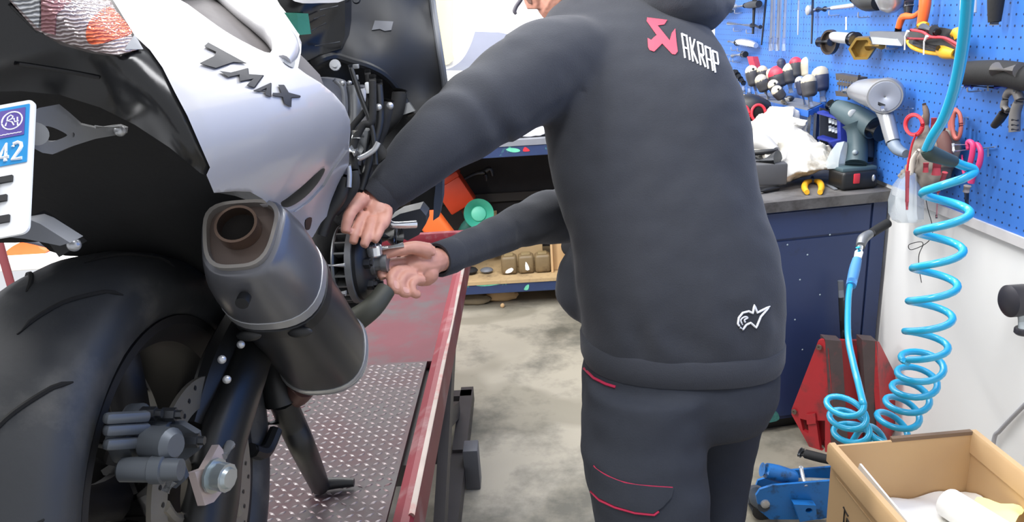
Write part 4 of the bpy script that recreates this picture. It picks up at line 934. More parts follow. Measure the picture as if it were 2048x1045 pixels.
chipd('red_chip', [(1046, 303), (1050, 294), (1060, 302)], REDC, bkY-.002)
chipd('paint_chip', [(952, 571), (985, 566), (1010, 563), (1000, 569), (970, 573)], MINT, bkY-.002)
chipd('paint_chip', [(1048, 580), (1052, 572), (1058, 570), (1056, 580)], MINT, bkY-.002)
chipd('paint_chip', [(1030, 562), (1050, 560), (1066, 559), (1050, 563)], MINT, bkY-.002)
SZ = .171
def stand(q, Y, z=SZ): p = PY(*q, Y); return Vector((p.x, Y, z))
# tins
for i, (x, lab) in enumerate(((1019, 'leftmost of the three square brown tins, with torn white label, on the lower shelf'), (1053, 'middle one of the three square brown tins on the lower shelf'), (1086, 'rightmost of the three square brown tins, next to the cardboard carton'))):
    c = stand((x, 540), 3.93)
    t = thing('varnish_tin', c, lab, 'tin', 'square brown tins on the lower shelf')
    obj('tin_body', MB().box(c+Vector((0, 0, .052)), (.086, .08, .102), bev=.016, seg=3), JAR, t)
    obj('tin_lid', MB().box(c+Vector((0, 0, .106)), (.05, .05, .008), bev=.003), mat('tin_lid', '#8d7b58', .5), t)
    if i < 2: obj('torn_label', MB().shell(round_poly([(x-6, 541), (x+4, 536), (x+8, 540), (x+2, 546), (x-8, 547)] if i == 0 else [(x-2, 524), (x+3, 530), (x+6, 540), (x-2, 540)], 2), lambda a_, b_: PY(a_, b_, 3.8885), FW*.001, [], 5), PAPER, t, label='torn white label')
c = stand((1050, 505), 4.08); obj('plywood_box', MB().box(c+Vector((0, 0, .11)), (.20, .12, .22), bev=.003), WOOD, None, smooth=False, label='pale wooden box behind the three brown tins', cat='box')
c = stand((1130, 520), 4.0); t = thing('carton', c, 'brown cardboard carton at the right end of the lower shelf, dark stained flap', 'box')
obj('carton_body', MB().box(c+Vector((.02, 0, .10)), (.17, .16, .2), Matrix.Rotation(-.15, 3, 'Z'), .002), CARD, t, smooth=False)
obj('carton_flap', MB().box(c+Vector((-.065, -.03, .11)), (.012, .16, .22), Matrix.Rotation(-.15, 3, 'Z')), CARD, t, smooth=False)
obj('black_rag', MB().ball(c+Vector((.03, -.125, .15)), (.055, .014, .06)), mat('black_rag', '#232428', .9), None, label='black rag hanging against the cardboard carton', cat='rag')
c = stand((958, 552), 3.95)
for k, (dx, r, lab) in enumerate(((-.05, .028, 'flattened black rubber scrap lying left of the brown tins'), (.045, .022, 'small grey rubber scrap lying close beside the leftmost tin'))):
    obj('rubber_scrap', MB().ball(c+Vector((dx, 0, r*.7)), (r*1.7, r*1.5, r*.7), n=10, m=6), MATTE if k == 0 else GREYP, None, label=lab, cat='rubber scrap')
# funnel, boxes, tools in the dark back
fc = PY(958, 428, 4.0); fax = Vector((.15, -1, .25)).normalized()
fn = thing('funnel', (fc.x, fc.y, SZ), 'green plastic funnel tipped to show its mouth on the shelf', 'funnel')
obj('funnel_cone', MB().lathe(fc, fax, [(0, .082), (-.012, .084), (-.015, .080), (-.03, .045), (-.045, .040), (-.050, .030), (-.11, .012), (-.11, .009), (-.048, .026), (-.040, .036), (-.028, .041), (-.004, .079)], 40, hole=True), GREEN, fn)
obj('filter_cup', MB().lathe(fc-fax*.03, fax, [(0, .043), (.012, .040), (.018, .028), (.020, .005)], 30), mat('green_filter', '#5fc0a2', .45), fn)
obj('funnel_stem', MB().tube([fc-fax*.05, fc+Vector((-.10, .05, -.12)), Vector((fc.x-.13, fc.y+.05, SZ+.02))], [.03, .035, .03], 12, 4), mat('dark_green_can', '#2e6a60', .5), fn)
def rotb(c, s, ang, axis='Y', bev=.006): return MB().box(c, s, Matrix.Rotation(ang, 3, axis), bev)
c = PY(875, 440, 3.87); t = thing('jerry_can', (c.x, c.y, SZ), 'bright orange plastic jerry can leaning on the shelf by the funnel', 'jerry can')
Rj = Matrix.Rotation(-.55, 3, 'Y')
obj('can_body', MB().box(c+Vector((0, 0, -.06)), (.125, .10, .36), Rj, .02, 3), ORANGE, t)
obj('can_cap', MB().cyl(c+Rj@Vector((0, 0, .10))+Vector((0, 0, -.01)), c+Rj@Vector((0, 0, .135)), .028), BLACK, t)
c = PY(912, 388, 4.2); t = thing('toolbox', (c.x, c.y, SZ), 'red orange plastic toolbox propped up in the dark behind the jerry can', 'toolbox')
Rt = Matrix.Rotation(-.5, 3, 'Y')
obj('box_body', MB().box(c, (.16, .12, .17), Rt, .010), ORANGED, t); obj('box_lid', MB().box(c+Rt@Vector((.0, 0, .10)), (.17, .13, .035), Rt, .01), ORANGED, t)
obj('box_foot', MB().box(c+Rt@Vector((.02, .02, -.16)), (.10, .08, .16), Rt, .01), mat('dark_red_base', '#5a2a22', .6), t)
c = PY(985, 432, 4.17); obj('wood_block', MB().box((c.x, c.y, c.z-.10), (.05, .08, .24), bev=.002), WOOD, None, smooth=False, label='upright pale wood block right behind the green funnel', cat='wood block')
p0, p1 = PY(895, 372, 4.2), PY(968, 345, 4.3); t = thing('adjustable_wrench', (p1.x, p1.y, p1.z), 'dark adjustable wrench leaning at the back of the shelf', 'wrench')
obj('handle', MB().tube([PY(905, 372, 4.22), PY(945, 350, 4.28), p1], [.012, .010, .018], 10, 3), DSTEEL, t); obj('jaw', MB().tube([p1, PY(980, 338, 4.3), PY(985, 352, 4.3)], [.018, .014, .010], 10, 3).tube([p1, PY(972, 355, 4.3), PY(972, 362, 4.3)], [.014, .012, .008], 8, 2), DSTEEL, t)
# litter under the shelf
for k, (x, y, s, lab) in enumerate(((950, 612, (.10, .04, .03), 'crumpled brown paper under the shelf left by the lift rail'), (1002, 606, (.10, .035, .035), 'folded brown cardboard scrap on the floor under the shelf'), (1005, 620, (.012, .008, .014), 'tiny tan cardboard tab on the floor in front of the shelf'))):
    c = PZ(x, y, .0); bm_ = MB().ball(c+Vector((0, .03, s[2]*.9)), s, n=14, m=8)
    bm_.v = [p+Vector((0, 0, 1))*.25*s[2]*noise.noise(p*40)+Vector((1, 0, 0))*.1*s[0]*noise.noise(p*50) for p in bm_.v]
    obj('cardboard_scrap', bm_, CARD if k else mat('dirty_paper', '#84765f', .85, var=.2), None, label=lab, cat='litter', ang=25)
# on the back bench and the wall above
c = PY(1040, 272, 3.95); bm_ = MB()
nu, nv = 18, 8; vv = []
for i in range(nu):
    for j in range(nv): vv.append(Vector((-.28+.42*i/(nu-1)+.25, 3.86+.3*j/(nv-1), .925+.02*abs(noise.noise(Vector((i*.35, j*.5, 1))))+.03*max(0, noise.noise(Vector((i*.2, j*.3, 9)))))))
fq = [(i*nv+j, (i+1)*nv+j, (i+1)*nv+j+1, i*nv+j+1) for i in range(nu-1) for j in range(nv-1)]
n_ = len(vv); bnd = []
vv2 = vv+[v-Vector((0, 0, .003)) for v in vv]; fq2 = fq+[tuple(k+n_ for k in f[::-1]) for f in fq]
obj('plastic_sheet', (vv2, fq2), mat('grey_white_sheet', '#b9bac2', .35, var=.1), None, label='crumpled pale plastic sheet lying on the back workbench', cat='sheet')
c = PY(905, 158, 3.95); obj('white_case', MB().box((c.x+.02, 3.98, .92+.155), (.34, .2, .31), bev=.008), mat('white_grey_case', '#c9cbc6', .5), None, label='white case standing on the back workbench under the curled grey sheet', cat='case')
# curled grey sheet on the case
vs_, k_ = [], 10
prof_ = [(888, 140), (905, 134), (925, 118), (940, 92), (950, 63)]
rows_ = []
for (x, y) in [(p.x, p.y) for p in smooth_path([Vector((a_, b_, 0)) for a_, b_ in prof_], 5)]:
    a_ = PY(x, y, 3.92); rows_.append([a_, a_+Vector((.12, .03, -.012)), a_+Vector((.24, .06, -.045)), a_+Vector((.36, .1, -.09))])
n_ = len(rows_); vv = [p for r in rows_ for p in r]; fq = [(i*4+j, (i+1)*4+j, (i+1)*4+j+1, i*4+j+1) for i in range(n_-1) for j in range(3)]; m_ = len(vv)
ed = [(i*4, (i+1)*4) for i in range(n_-1)]
vv2 = vv+[v+Vector((0, .004, -.002)) for v in vv]; fq2 = fq+[tuple(k+m_ for k in f[::-1]) for f in fq]
for i in range(n_-1): fq2 += [(i*4, i*4+m_, (i+1)*4+m_, (i+1)*4), (i*4+3, (i+1)*4+3, (i+1)*4+3+m_, i*4+3+m_)]
obj('curled_sheet', (vv2, fq2), mat('curled_grey_plastic', '#a3a6b4', .4, var=.06), None, label='curled grey plastic sheet standing on the white case at the back wall', cat='sheet')
b = MB(); pts_ = [(862, -40), (905, -40), (905, 40), (904, 105), (909, 118), (898, 128), (884, 132), (872, 132), (862, 60)]
obj('paper_roll_sheet', MB().shell(pts_, lambda x, y: PY(x, y, 4.44)+Vector((0, -.006-.012*(.5+.5*math.sin(x*.16+y*.01)), 0)), Vector((0, .004, 0)), [], 9), CREAM, None, label='cream paper sheet hung on the back wall behind the leg shield', cat='paper')
# far left, below the number plate
t = thing('side_table', (-1.35, 2.35, 0), 'pale topped low table beyond the rear tyre at the left edge', 'table')
tz = PY(20, 522, 2.1).z
obj('table_top', MB().box((-1.62, 2.21, tz-.015), (.95, .24, .03), bev=.003), PAPER, t, smooth=False)
for dx in (-.42, .42):
    for dy in (-.09, .09): obj('leg', MB().box((-1.62+dx, 2.21+dy, (tz-.03)/2), (.04, .04, tz-.03)), DSTEEL, t, smooth=False)
c = PZ(45, 510, tz)
bm_ = MB().shell(round_poly([(8, 514), (25, 497), (52, 486), (70, 490), (78, 500), (92, 509), (70, 517), (30, 520)], 3), lambda x, y: PY(x, y-4, 2.16), Vector((0, .06, 0)), [], 9)
obj('orange_tray', bm_, ORANGE, None, label='orange plastic cap on the pale table behind the rear tyre', cat='cap')
obj('red_pole', MB().cyl(Vector((PY(2, 500, 2.0).x, 2.0, 0)), Vector((PY(2, 500, 2.0).x, 2.0, 1.05)), .012), mat('dull_red_pole', '#7a3a40', .5), None, label='thin dull red pole at the far left edge beside the pale table', cat='pole')
# ------------------------------------------------------------------ tools hung on the pegboard
def W(x, y, n=.02): return PW(x, y, PN+n)
def wr(x, y, n_px, n=.02): return px(n_px, depth_of(W(x, y, n)))
def tool(name, x, y, label, cat, group=None): p = W(x, y, .0); return thing(name, p, label, cat, group)
def hook(parent, x, y, n=.02, ln=None, name='peg_hook'):       # wire prong under a tool: from the board out and up
    a = W(x, y, 0); out = WOUT*(n+.018)
    return obj(name, MB().tube([a, a+out*.8, a+out+Vector((0, 0, .004)), a+out+Vector((0, 0, .018))], .0022, 8, 3), STEEL, parent)
def bar(parent, name, pts, r_px, m, n=.02, sm=0, k=12, flat=1.0):
    P_ = [W(x, y, n if not isinstance(n, (list, tuple)) else n[i]) for i, (x, y) in enumerate(pts)]
    rs = [wr(pts[i][0], pts[i][1], (r_px if not isinstance(r_px, (list, tuple)) else r_px[i])) for i in range(len(pts))]
    return obj(name, MB().tube(P_, rs, k, sm, flat=flat), m, parent)
t = tool('air_ratchet', 1430, 28, 'air ratchet with silver nose and dark teal grip, hung beside the hood', 'air ratchet')
bar(t, 'grip', [(1434, 26), (1462, 18), (1466, 16)], [6, 8, 5], TEAL, .035); bar(t, 'nose', [(1398, 36), (1434, 26)], [6.5, 5.5], STEEL, .035); bar(t, 'inlet', [(1466, 16), (1472, 14)], 3, STEEL, .035); hook(t, 1452, 36)
t = tool('ratchet', 1490, 12, 'silver ratchet with a black handle, top left of the pegboard', 'ratchet')
bar(t, 'shank', [(1462, 15), (1492, 11)], [6, 4], CHROME, .03); bar(t, 'handle', [(1490, 11), (1505, 9), (1518, 8)], [5, 7.5, 7], BLACK, .03, 3); bar(t, 'drive_head', [(1461, 15), (1469, 14)], 6.5, STEEL, .03); hook(t, 1484, 26)
t = tool('extension_bar', 1490, 50, 'silver socket extension bar lying level on two pegs', 'extension bar')
bar(t, 'shaft', [(1457, 47), (1504, 51)], 4, CHROME, .03); bar(t, 'drive_end', [(1504, 51), (1521, 54)], [5, 4], DSTEEL, .03); hook(t, 1482, 62); hook(t, 1508, 66)
t = tool('die_grinder', 1490, 86, 'bulbous silver pencil air grinder hung below the extension bar', 'air grinder')
bar(t, 'collet', [(1457, 83), (1472, 85)], [2.5, 4], STEEL, .03); bar(t, 'body', [(1472, 85), (1482, 84), (1500, 87), (1512, 91)], [5, 7, 7.5, 5], CHROME, .03, 3); bar(t, 'band', [(1474, 85), (1478, 85)], 6.5, BLACK, .03); hook(t, 1477, 100); hook(t, 1490, 102)
t = tool('spark_plug_socket', 1478, 110, 'short silver plug socket with a dark bore, lowest of the left column', 'socket')
bar(t, 'sleeve', [(1466, 112), (1488, 109)], [5, 6], CHROME, .03); bar(t, 'bore', [(1486, 109), (1491, 109)], 6.2, BLACK, .03); bar(t, 'pin', [(1452, 109), (1466, 112)], 1.2, STEEL, .03); hook(t, 1474, 122); hook(t, 1480, 124)
def rodtool(name, lab, cat, pts, r, m, tip=None, group=None):
    t = tool(name, *pts[0], lab, cat, group); bar(t, 'shaft', pts, r, m, .03)
    if tip: bar(t, 'grip', *tip)
    return t
rodtool('screwdriver', 'black bladed long screwdriver crossing the extension bar', 'screwdriver', [(1509, -20), (1508, 20), (1506, 68)], [3.5, 3, 2.2], BLACK, ([(1509, -40), (1509, 4)], 4.5, BLACK, .03))
rodtool('pry_rod', 'thin dark steel rod slanting left of the long silver wrenches', 'rod', [(1534, -20), (1529, 30), (1523, 90)], [2.4, 2.2, 1.6], DSTEEL)
rodtool('thin_rod', 'thin grey rod hanging alone to the right of the long silver wrenches', 'rod', [(1598, -20), (1597, 20), (1596, 70)], [2.2, 2.0, 1.4], STEEL)
rodtool('long_screwdriver_shaft', 'slender dark shaft hanging behind the torque wrench head', 'screwdriver', [(1626, -20), (1625, 30), (1623, 88)], [2.6, 2.4, 1.8], DSTEEL)
for i, (xa, xb, lab) in enumerate(((1545, 1541, 'leftmost long silver socket wrench of the hanging row of three'), (1558, 1554, 'middle long silver socket wrench of the hanging row of three'), (1572, 1567, 'rightmost long silver socket wrench of the hanging row of three'))):
    t = tool('socket_wrench', xa, 20, lab, 'socket wrench', 'long socket wrenches hanging in a row')
    bar(t, 'shaft', [(xa, -25), (xb+1, 76)], 2.8, STEEL, .035); bar(t, 'socket', [(xb+.5, 74), (xb, 102)], 3.8, CHROME, .035)
for xa, xb, lab in ((1550, 1547, 'thin silver rod hanging between the left and middle socket wrenches'), (1563, 1558, 'thin silver rod hanging between the middle and right socket wrenches')):
    rodtool('silver_rod', lab, 'rod', [(xa, -20), (xb, 100)], 1.8, STEEL, None, 'silver rods among the socket wrenches')
t = tool('torque_wrench', 1660, 15, 'silver ratchet handle with round head hung across the top of the pegboard', 'torque wrench')
bar(t, 'handle', [(1630, 20), (1665, 16), (1712, 10)], [4, 4.5, 5], CHROME, .035); obj('drive_head', MB().lathe(W(1626, 20, .02), WOUT, [(0, .014), (.004, .019), (.022, .019), (.026, .014)], 20), STEEL, t); bar(t, 'knurl', [(1636, 19), (1650, 18)], 5.4, DSTEEL, .035); hook(t, 1678, 30)
t = tool('black_filter_cup', 1735, 6, 'black cup wrench at the top edge, left of the silver dome', 'filter wrench')
bar(t, 'cup', [(1712, -8), (1735, 2), (1758, 4)], [14, 19, 16], BLACK, .05, 3, 18); bar(t, 'lever', [(1718, 12), (1733, 22)], [3, 2], CHROME, .06); hook(t, 1738, 34)
t = tool('silver_dome', 1782, 0, 'silver domed cup wrench at the top edge between black cup and grip', 'filter wrench')
obj('dome', MB().lathe(W(1781, -14, .05), (W(1784, 20, .05)-W(1781, -14, .05)), [(0, wr(1782, 0, 30, .05)), (.012, wr(1782, 0, 29, .05)), (.045, wr(1782, 0, 22, .05)), (.06, wr(1782, 0, 8, .05))], 30), STEEL, t)
t = tool('cup_wrench', 1670, 85, 'white barrelled tool with a large dark disc, hung over the screwdrivers', 'filter wrench')
obj('disc', MB().lathe(W(1665, 84, .03), WOUT+Vector((0, -.25, 0)), [(0, wr(1664, 80, 22)), (.004, wr(1664, 80, 24)), (.02, wr(1664, 80, 24)), (.02, wr(1664, 80, 20)), (.008, wr(1664, 80, 18))], 36), mat('dark_bronze', '#4b423c', .4, .6), t)
bar(t, 'barrel', [(1663, 70), (1672, 74), (1706, 78)], [5, 10, 11], mat('pale_alloy', '#c9cbcd', .3, .5), .06, 3, 18); bar(t, 'lower_jaw', [(1640, 84), (1662, 84)], [10, 8], DSTEEL, .05, 0, 14); bar(t, 'end_ring', [(1704, 78), (1712, 79)], 14, DSTEEL, .06, 0, 20); bar(t, 'hang_wire', [(1692, 34), (1692, 60)], 1.6, PAPER, .05)
t = tool('brass_nut_tool', 1728, 95, 'large brass hexagon socket hung between white barrel and scraper', 'socket')
c = W(1727, 95, .05); axb = (Vector((-.55, -.8, -.05))).normalized()
obj('hex_socket', MB().lathe(c-axb*.02, axb, [(0, .036), (.004, .041), (.055, .041), (.055, .032), (.02, .029), (.02, .001)], 6), BRASS, t, smooth=False)
bar(t, 'stem', [(1738, 92), (1764, 92)], [9, 7], BRASS, .05, 0, 16)
t = tool('gasket_scraper', 1770, 78, 'grey topped flat scraper blade lying on pegs beside the brass socket', 'scraper')
def wslab(poly, n0, th): return MB().shell(poly, lambda x, y: W(x, y, n0), -WOUT*th, [], 12)
obj('blade', wslab([(1741, 74), (1792, 78), (1801, 92), (1745, 88)], .06, .01), mat('blade_pale_steel', '#aeb2b6', .4, .3), t, smooth=False); obj('handle', wslab([(1739, 63), (1790, 64), (1800, 66), (1808, 74), (1806, 90), (1800, 90), (1792, 77), (1740, 74)], .055, .03), GREYP, t, smooth=False); hook(t, 1777, 96); hook(t, 1795, 97)
t = tool('orange_cutter', 1840, 30, 'orange handled hose cutter hanging behind the multimeter', 'cutter')
bar(t, 'handle', [(1851, -25), (1850, 10), (1843, 52)], [11, 11, 9], ORANGE, .045, 3, 14); bar(t, 'second_handle', [(1846, 18), (1828, 32), (1806, 34), (1797, 56)], [5, 5, 7, 6], ORANGE, .04, 4, 12); bar(t, 'hinge', [(1797, 56), (1796, 64)], 7, BLACK, .04)
t = tool('black_grip', 1818, 10, 'black ribbed grip hanging beside the orange cutter', 'grip')
bar(t, 'handle', [(1819, -25), (1817, 10), (1816, 30)], [9, 9, 7], BLACK, .03); bar(t, 'grip_band', [(1818, 2), (1818, 12)], 9.6, GREYP, .03)
# multimeter
t = tool('multimeter', 1870, 85, 'yellow and black multimeter with red leads wound round it on two pegs', 'multimeter')
b = MB().loft([[W(x, y, n) for x, y, n in ((xx, ya, .02), (xx, ya-2, .06), (xx, yb_-2, .075), (xx, yb_, .03))] for xx, ya, yb_ in ((1817, 64, 88), (1840, 52, 98), (1890, 58, 108), (1910, 62, 114))])
obj('case', b, BLACK, t, ang=30)
bar(t, 'yellow_edge', [(1815, 80), (1824, 94), (1850, 104), (1878, 108)], 4, YEL, .07, 4); bar(t, 'yellow_corner', [(1878, 98), (1890, 104), (1912, 108)], [8, 13, 10], YEL, .065, 3, 14); bar(t, 'yellow_corner', [(1906, 70), (1915, 64), (1918, 78)], [6, 10, 8], YEL, .06, 3, 14); bar(t, 'yellow_corner', [(1838, 52), (1846, 48), (1854, 50)], 5, YEL, .06, 3)
bar(t, 'screen_hood', [(1845, 56), (1868, 60)], [9, 10], mat('meter_grey', '#55585a', .4), .075, 0, 12); bar(t, 'dial', [(1872, 64), (1876, 65)], 7, BLACK, .085)
bar(t, 'test_lead', [(1822, 60), (1845, 64), (1862, 74), (1890, 76), (1920, 92)], 2.6, REDC, .09, 5); bar(t, 'test_lead', [(1816, 77), (1850, 78), (1880, 74), (1916, 96)], 2.4, mat('dark_red_lead', '#8c2230', .5), .085, 5); bar(t, 'dark_probe', [(1830, 84), (1876, 96)], 5, DSTEEL, .085)
for x, y in ((1812, 66), (1850, 76)):
    bar(t, 'peg_hook', [(x-3, y+34), (x-2, y+8), (x+4, y-4)], [1.3, 1.5, 3], PAPER, .11)
# upper right
t = tool('white_grip_pliers', 1940, 5, 'pliers with white handles hanging at the top edge behind the hose', 'pliers')
bar(t, 'handle', [(1926, -25), (1926, 0), (1924, 20)], [4.5, 5, 4], PAPER, .03); bar(t, 'handle', [(1945, -25), (1947, 0), (1947, 26)], [5, 6, 6], mat('pale_grey_grip', '#b9bcc2', .5), .03); bar(t, 'red_tip', [(1924, 16), (1925, 24)], 3.5, mat('rust_tip', '#a0503c', .5), .03)
t = tool('black_chisel', 1992, 20, 'black rubber gripped tool hanging near the top right corner', 'chisel')
bar(t, 'grip', [(1996, -40), (1992, 0), (1989, 44)], [17, 16, 12], MATTE, .035, 3, 14, .8); bar(t, 'end', [(1989, 44), (1988, 50)], 9, STEEL, .035)
t = tool('rubber_tube', 1990, 145, 'thick black padded tube lying across pegs at the right edge', 'tube')
bar(t, 'tube', [(1925, 147), (1960, 146), (2010, 147), (2080, 160)], [22, 24, 25, 27], MATTE, .05, 3, 20); bar(t, 'pale_band', [(1992, 139), (2040, 141)], [14, 15], mat('pale_rubber', '#5d5a58', .8), .072, 0, 14)  # paler strip along the upper front of the tube
t = tool('blue_screwdriver', 1975, 173, 'slim screwdriver with blue ends on pegs under the padded tube', 'screwdriver')
bar(t, 'shaft', [(1930, 171), (1995, 176)], 3, DSTEEL, .04); bar(t, 'blue_grip', [(1934, 171), (1944, 172)], 4.6, mat('bright_blue_grip', '#4763d8', .4), .04); bar(t, 'blue_grip', [(1992, 174), (2018, 173)], 4.8, mat('bright_blue_grip', '#4763d8', .4), .04); hook(t, 1962, 182); bar(t, 'peg_hook', [(1975, 160), (1976, 182)], 1.6, STEEL, .06); hook(t, 1926, 174)
t = tool('spring_clamp', 2020, 205, 'grey plastic spring clamp hanging open under the padded tube', 'clamp')
CL = mat('clamp_grey', '#6b6866', .55, var=.1)
bar(t, 'jaw', [(2010, 196), (2018, 184), (2032, 182), (2040, 200)], [6, 8, 9, 9], CL, .04, 4, 12); bar(t, 'handle', [(2040, 198), (2030, 228), (2029, 264)], [9, 10, 10], CL, .04, 3, 12); bar(t, 'arm', [(2011, 196), (2008, 214), (2016, 222)], [6, 7, 6], CL, .045, 3); bar(t, 'pad', [(2013, 218), (2000, 238), (1988, 252)], [9, 9, 7], BLACK, .045, 2, 12)
for y in (240, 250, 259): bar(t, 'grip_rib', [(2024, y), (2036, y+1)], 2, DSTEEL, .062)
bar(t, 'peg_hook', [(2027, 170), (2028, 184)], 1.6, CHROME, .055)
# drill set, impact wrench
t = tool('drill_bit_rack', 1695, 175, 'dark metal rack of drill bits on the pegboard left of the impact wrench', 'drill rack')
RK = mat('rack_dark', '#57524f', .5, .4, var=.2)
obj('top_plate', wslab([(1671, 147), (1718, 155), (1716, 168), (1672, 160)], .05, .03), RK, t, smooth=False); obj('lower_plate', wslab([(1670, 182), (1704, 188), (1712, 196), (1672, 192)], .06, .04), RK, t, smooth=False); obj('middle_bar', wslab([(1674, 164), (1712, 170), (1712, 176), (1674, 170)], .06, .012), RK, t, smooth=False)
for k in range(6): bar(t, 'drill_bit', [(1679+5.5*k, 158+k), (1678+5.5*k, 186+k)], 1.5, STEEL, .055)
bar(t, 'upright', [(1699, 170), (1698, 200)], 2.4, RK, .07); bar(t, 'upright', [(1719, 150), (1716, 172)], 2.4, RK, .06)
t = tool('impact_wrench', 1745, 200, 'silver air impact wrench hanging handle down in the middle of the pegboard', 'impact wrench')
IM = mat('impact_alloy', '#a2a4a8', .35, .65, var=.06)
bar(t, 'body', [(1706, 184), (1722, 182), (1745, 186), (1770, 191)], [13, 21, 27, 32], IM, .08, 4, 24)
ca, cb = W(1768, 191, .08), W(1786, 193, .085); axi = (cb-ca).normalized(); axi = (WOUT*.55+WAL*.83).normalized()
obj('motor_housing', MB().lathe(W(1772, 191, .075)-axi*.02, axi, [(0, wr(1775, 192, 31, .08)), (.01, wr(1775, 192, 35, .08)), (.05, wr(1775, 192, 35, .08)), (.055, wr(1775, 192, 33, .08))], 32), IM, t)
obj('end_cap', MB().lathe(W(1772, 191, .075)+axi*.034, axi, [(0, wr(1775, 192, 30, .08)), (.003, wr(1775, 192, 29, .08)), (.0035, wr(1775, 192, 4, .08)), (.001, wr(1775, 192, 2, .08))], 32), mat('cap_blue_grey', '#8c92a0', .4, .3), t)
bar(t, 'handle', [(1760, 212), (1772, 232), (1780, 262), (1786, 284)], [13, 14, 13.5, 13], IM, .075, 4, 16); bar(t, 'trigger', [(1760, 214), (1764, 206)], [5, 7], BLACK, .10); bar(t, 'anvil', [(1690, 182), (1714, 184)], [5, 6], STEEL, .08); bar(t, 'base_hose_joint', [(1784, 284), (1796, 300), (1812, 308)], [12, 11, 8], mat('clear_grey_joint', '#6d7a8a', .4), .075, 3, 14); bar(t, 'reverse_lever', [(1764, 214), (1766, 222)], 3, CHROME, .105)
hook(t, 1802, 219)
for x, y, lab in ((1923, 236, 'bare wire peg left of the pink pliers, upper one'), (1982, 296, 'bare double wire peg holding the pink pliers, its long prongs showing'), (1812, 218, 'bare wire peg at the right side of the impact wrench')):
    if x == 1982: continue
    t = tool('wire_peg', x, y, lab, 'peg'); bar(t, 'prong', [(x, y), (x+14, y-1)], 1.6, CHROME, .012); bar(t, 'prong', [(x+6, y), (x+6, y+14)], 1.2, STEEL, .008)
t = tool('double_peg', 1975, 298, 'double wire peg carrying the pink handled pliers', 'peg')
for yy in (294, 302): bar(t, 'prong', [(1907, yy-4 if yy < 300 else yy+1), (1960, yy-5)], 1.7, CHROME, [.12, .02])
bar(t, 'end_plate', [(1906, 287), (1907, 302)], 2.4, PAPER, .12); bar(t, 'base_plate', [(1966, 297), (1990, 294)], 2.2, CHROME, .008); bar(t, 'base_stem', [(1976, 296), (1976, 314)], 1.6, STEEL, .008)
t = tool('pink_pliers', 1950, 320, 'pliers with bright pink looped handles hung on the double peg', 'pliers')
bar(t, 'handle', [(1936, 300), (1935, 286), (1940, 283), (1946, 292), (1942, 320), (1936, 336)], [3, 4, 4.5, 5, 5, 4], PINK, .07, 5); bar(t, 'handle', [(1948, 288), (1956, 290), (1962, 305), (1958, 330), (1948, 346), (1942, 366)], [3.5, 4.5, 5, 5.5, 6, 6], PINK, .06, 5)
bar(t, 'joint', [(1935, 372), (1932, 384)], [7, 6], mat('plier_joint', '#b7aa9c', .45, .4), .05); bar(t, 'jaws', [(1933, 382), (1934, 412)], [5, 3.5], DSTEEL, .04); bar(t, 'back_arm', [(1924, 310), (1926, 340), (1930, 350)], [1.5, 2.5, 3], PINK, .05, 3)
# cloth pouch with leads and bag
t = tool('tool_pouch', 1860, 300, 'grey cloth pouch hung on the pegboard stuffed with red handles', 'pouch')
PCH = mat('grey_pouch_cloth', '#837c74', .9, var=.2, bump=.3)
pm = MB(); pm.ball(W(1868, 335, .05), (.05, .045, .075)); pm.tube([W(1850, 225, .03), W(1852, 260, .05), W(1846, 300, .06), W(1830, 330, .06), W(1800, 352, .06)], [.006, .014, .03, .022, .008], 12, 4); pm.tube([W(1885, 265, .04), W(1895, 290, .05), W(1890, 330, .05)], [.02, .035, .03], 12, 3)
v_, n_, f_2 = fused(pm, .005, 3); obj('cloth', ([p+n*.008*noise.noise(p*45) for p, n in zip(v_, n_)], f_2), PCH, t, ang=180)
bar(t, 'pale_strap', [(1838, 300), (1826, 320), (1822, 350)], [3, 5, 4], mat('pale_strap', '#cfc9bd', .8), .11, 3); bar(t, 'brown_strap', [(1848, 208), (1853, 230), (1849, 262)], [4, 6, 5], mat('brown_strap', '#6b5b52', .8), .05, 3)
bar(t, 'brown_tool', [(1880, 260), (1890, 290), (1896, 320)], [10, 13, 8], mat('rust_brown_grip', '#6b4a45', .7), .08, 3)
for k, (pts, r) in enumerate((([(1852, 326), (1851, 345)], 5), ([(1875, 322), (1872, 350)], 8), ([(1890, 345), (1882, 372)], 5), ([(1868, 236), (1866, 262)], 5))): bar(t, 'red_handle', pts, r, mat('faded_red_grip', '#b0434c', .55), .115)
t = tool('cable_coil', 1912, 250, 'faded orange cable wound in an oval coil right of the pouch', 'cable')
OC = mat('faded_orange_cable', '#b0625a', .6, var=.1)
for k in range(4):
    pts = [(1910+k*1.5+(11-k*.8)*math.cos(a), 250+(32-k*1.5)*math.sin(a)) for a in np.linspace(0, 2*math.pi, 14, endpoint=False)]
    obj('loop', MB().tube([W(x, y, .03+.012*k) for x, y in pts], wr(1910, 250, 3.2), 8, 3, closed=True), OC, t)
t = tool('test_lead', 1825, 250, 'red test lead with a loop and a long probe hanging over the plastic bag', 'test lead')
pts = [(1827+17*math.cos(a), 249+20*math.sin(a)) for a in np.linspace(0, 2*math.pi, 14, endpoint=False)]
for k in range(2): obj('loop', MB().tube([W(x+k*2, y+k*2, .08+.01*k) for x, y in pts], wr(1827, 250, 3), 8, 3, closed=True), REDC, t)
bar(t, 'lead', [(1833, 268), (1824, 290), (1816, 330), (1814, 345)], 2, REDC, .11, 4); bar(t, 'probe', [(1815, 342), (1814, 404)], [4, 3.2], mat('faded_red_probe', '#b8525a', .5), .13); bar(t, 'probe_tip', [(1814, 404), (1814, 420)], [3, 2], mat('faded_red_probe', '#b8525a', .5), .13)
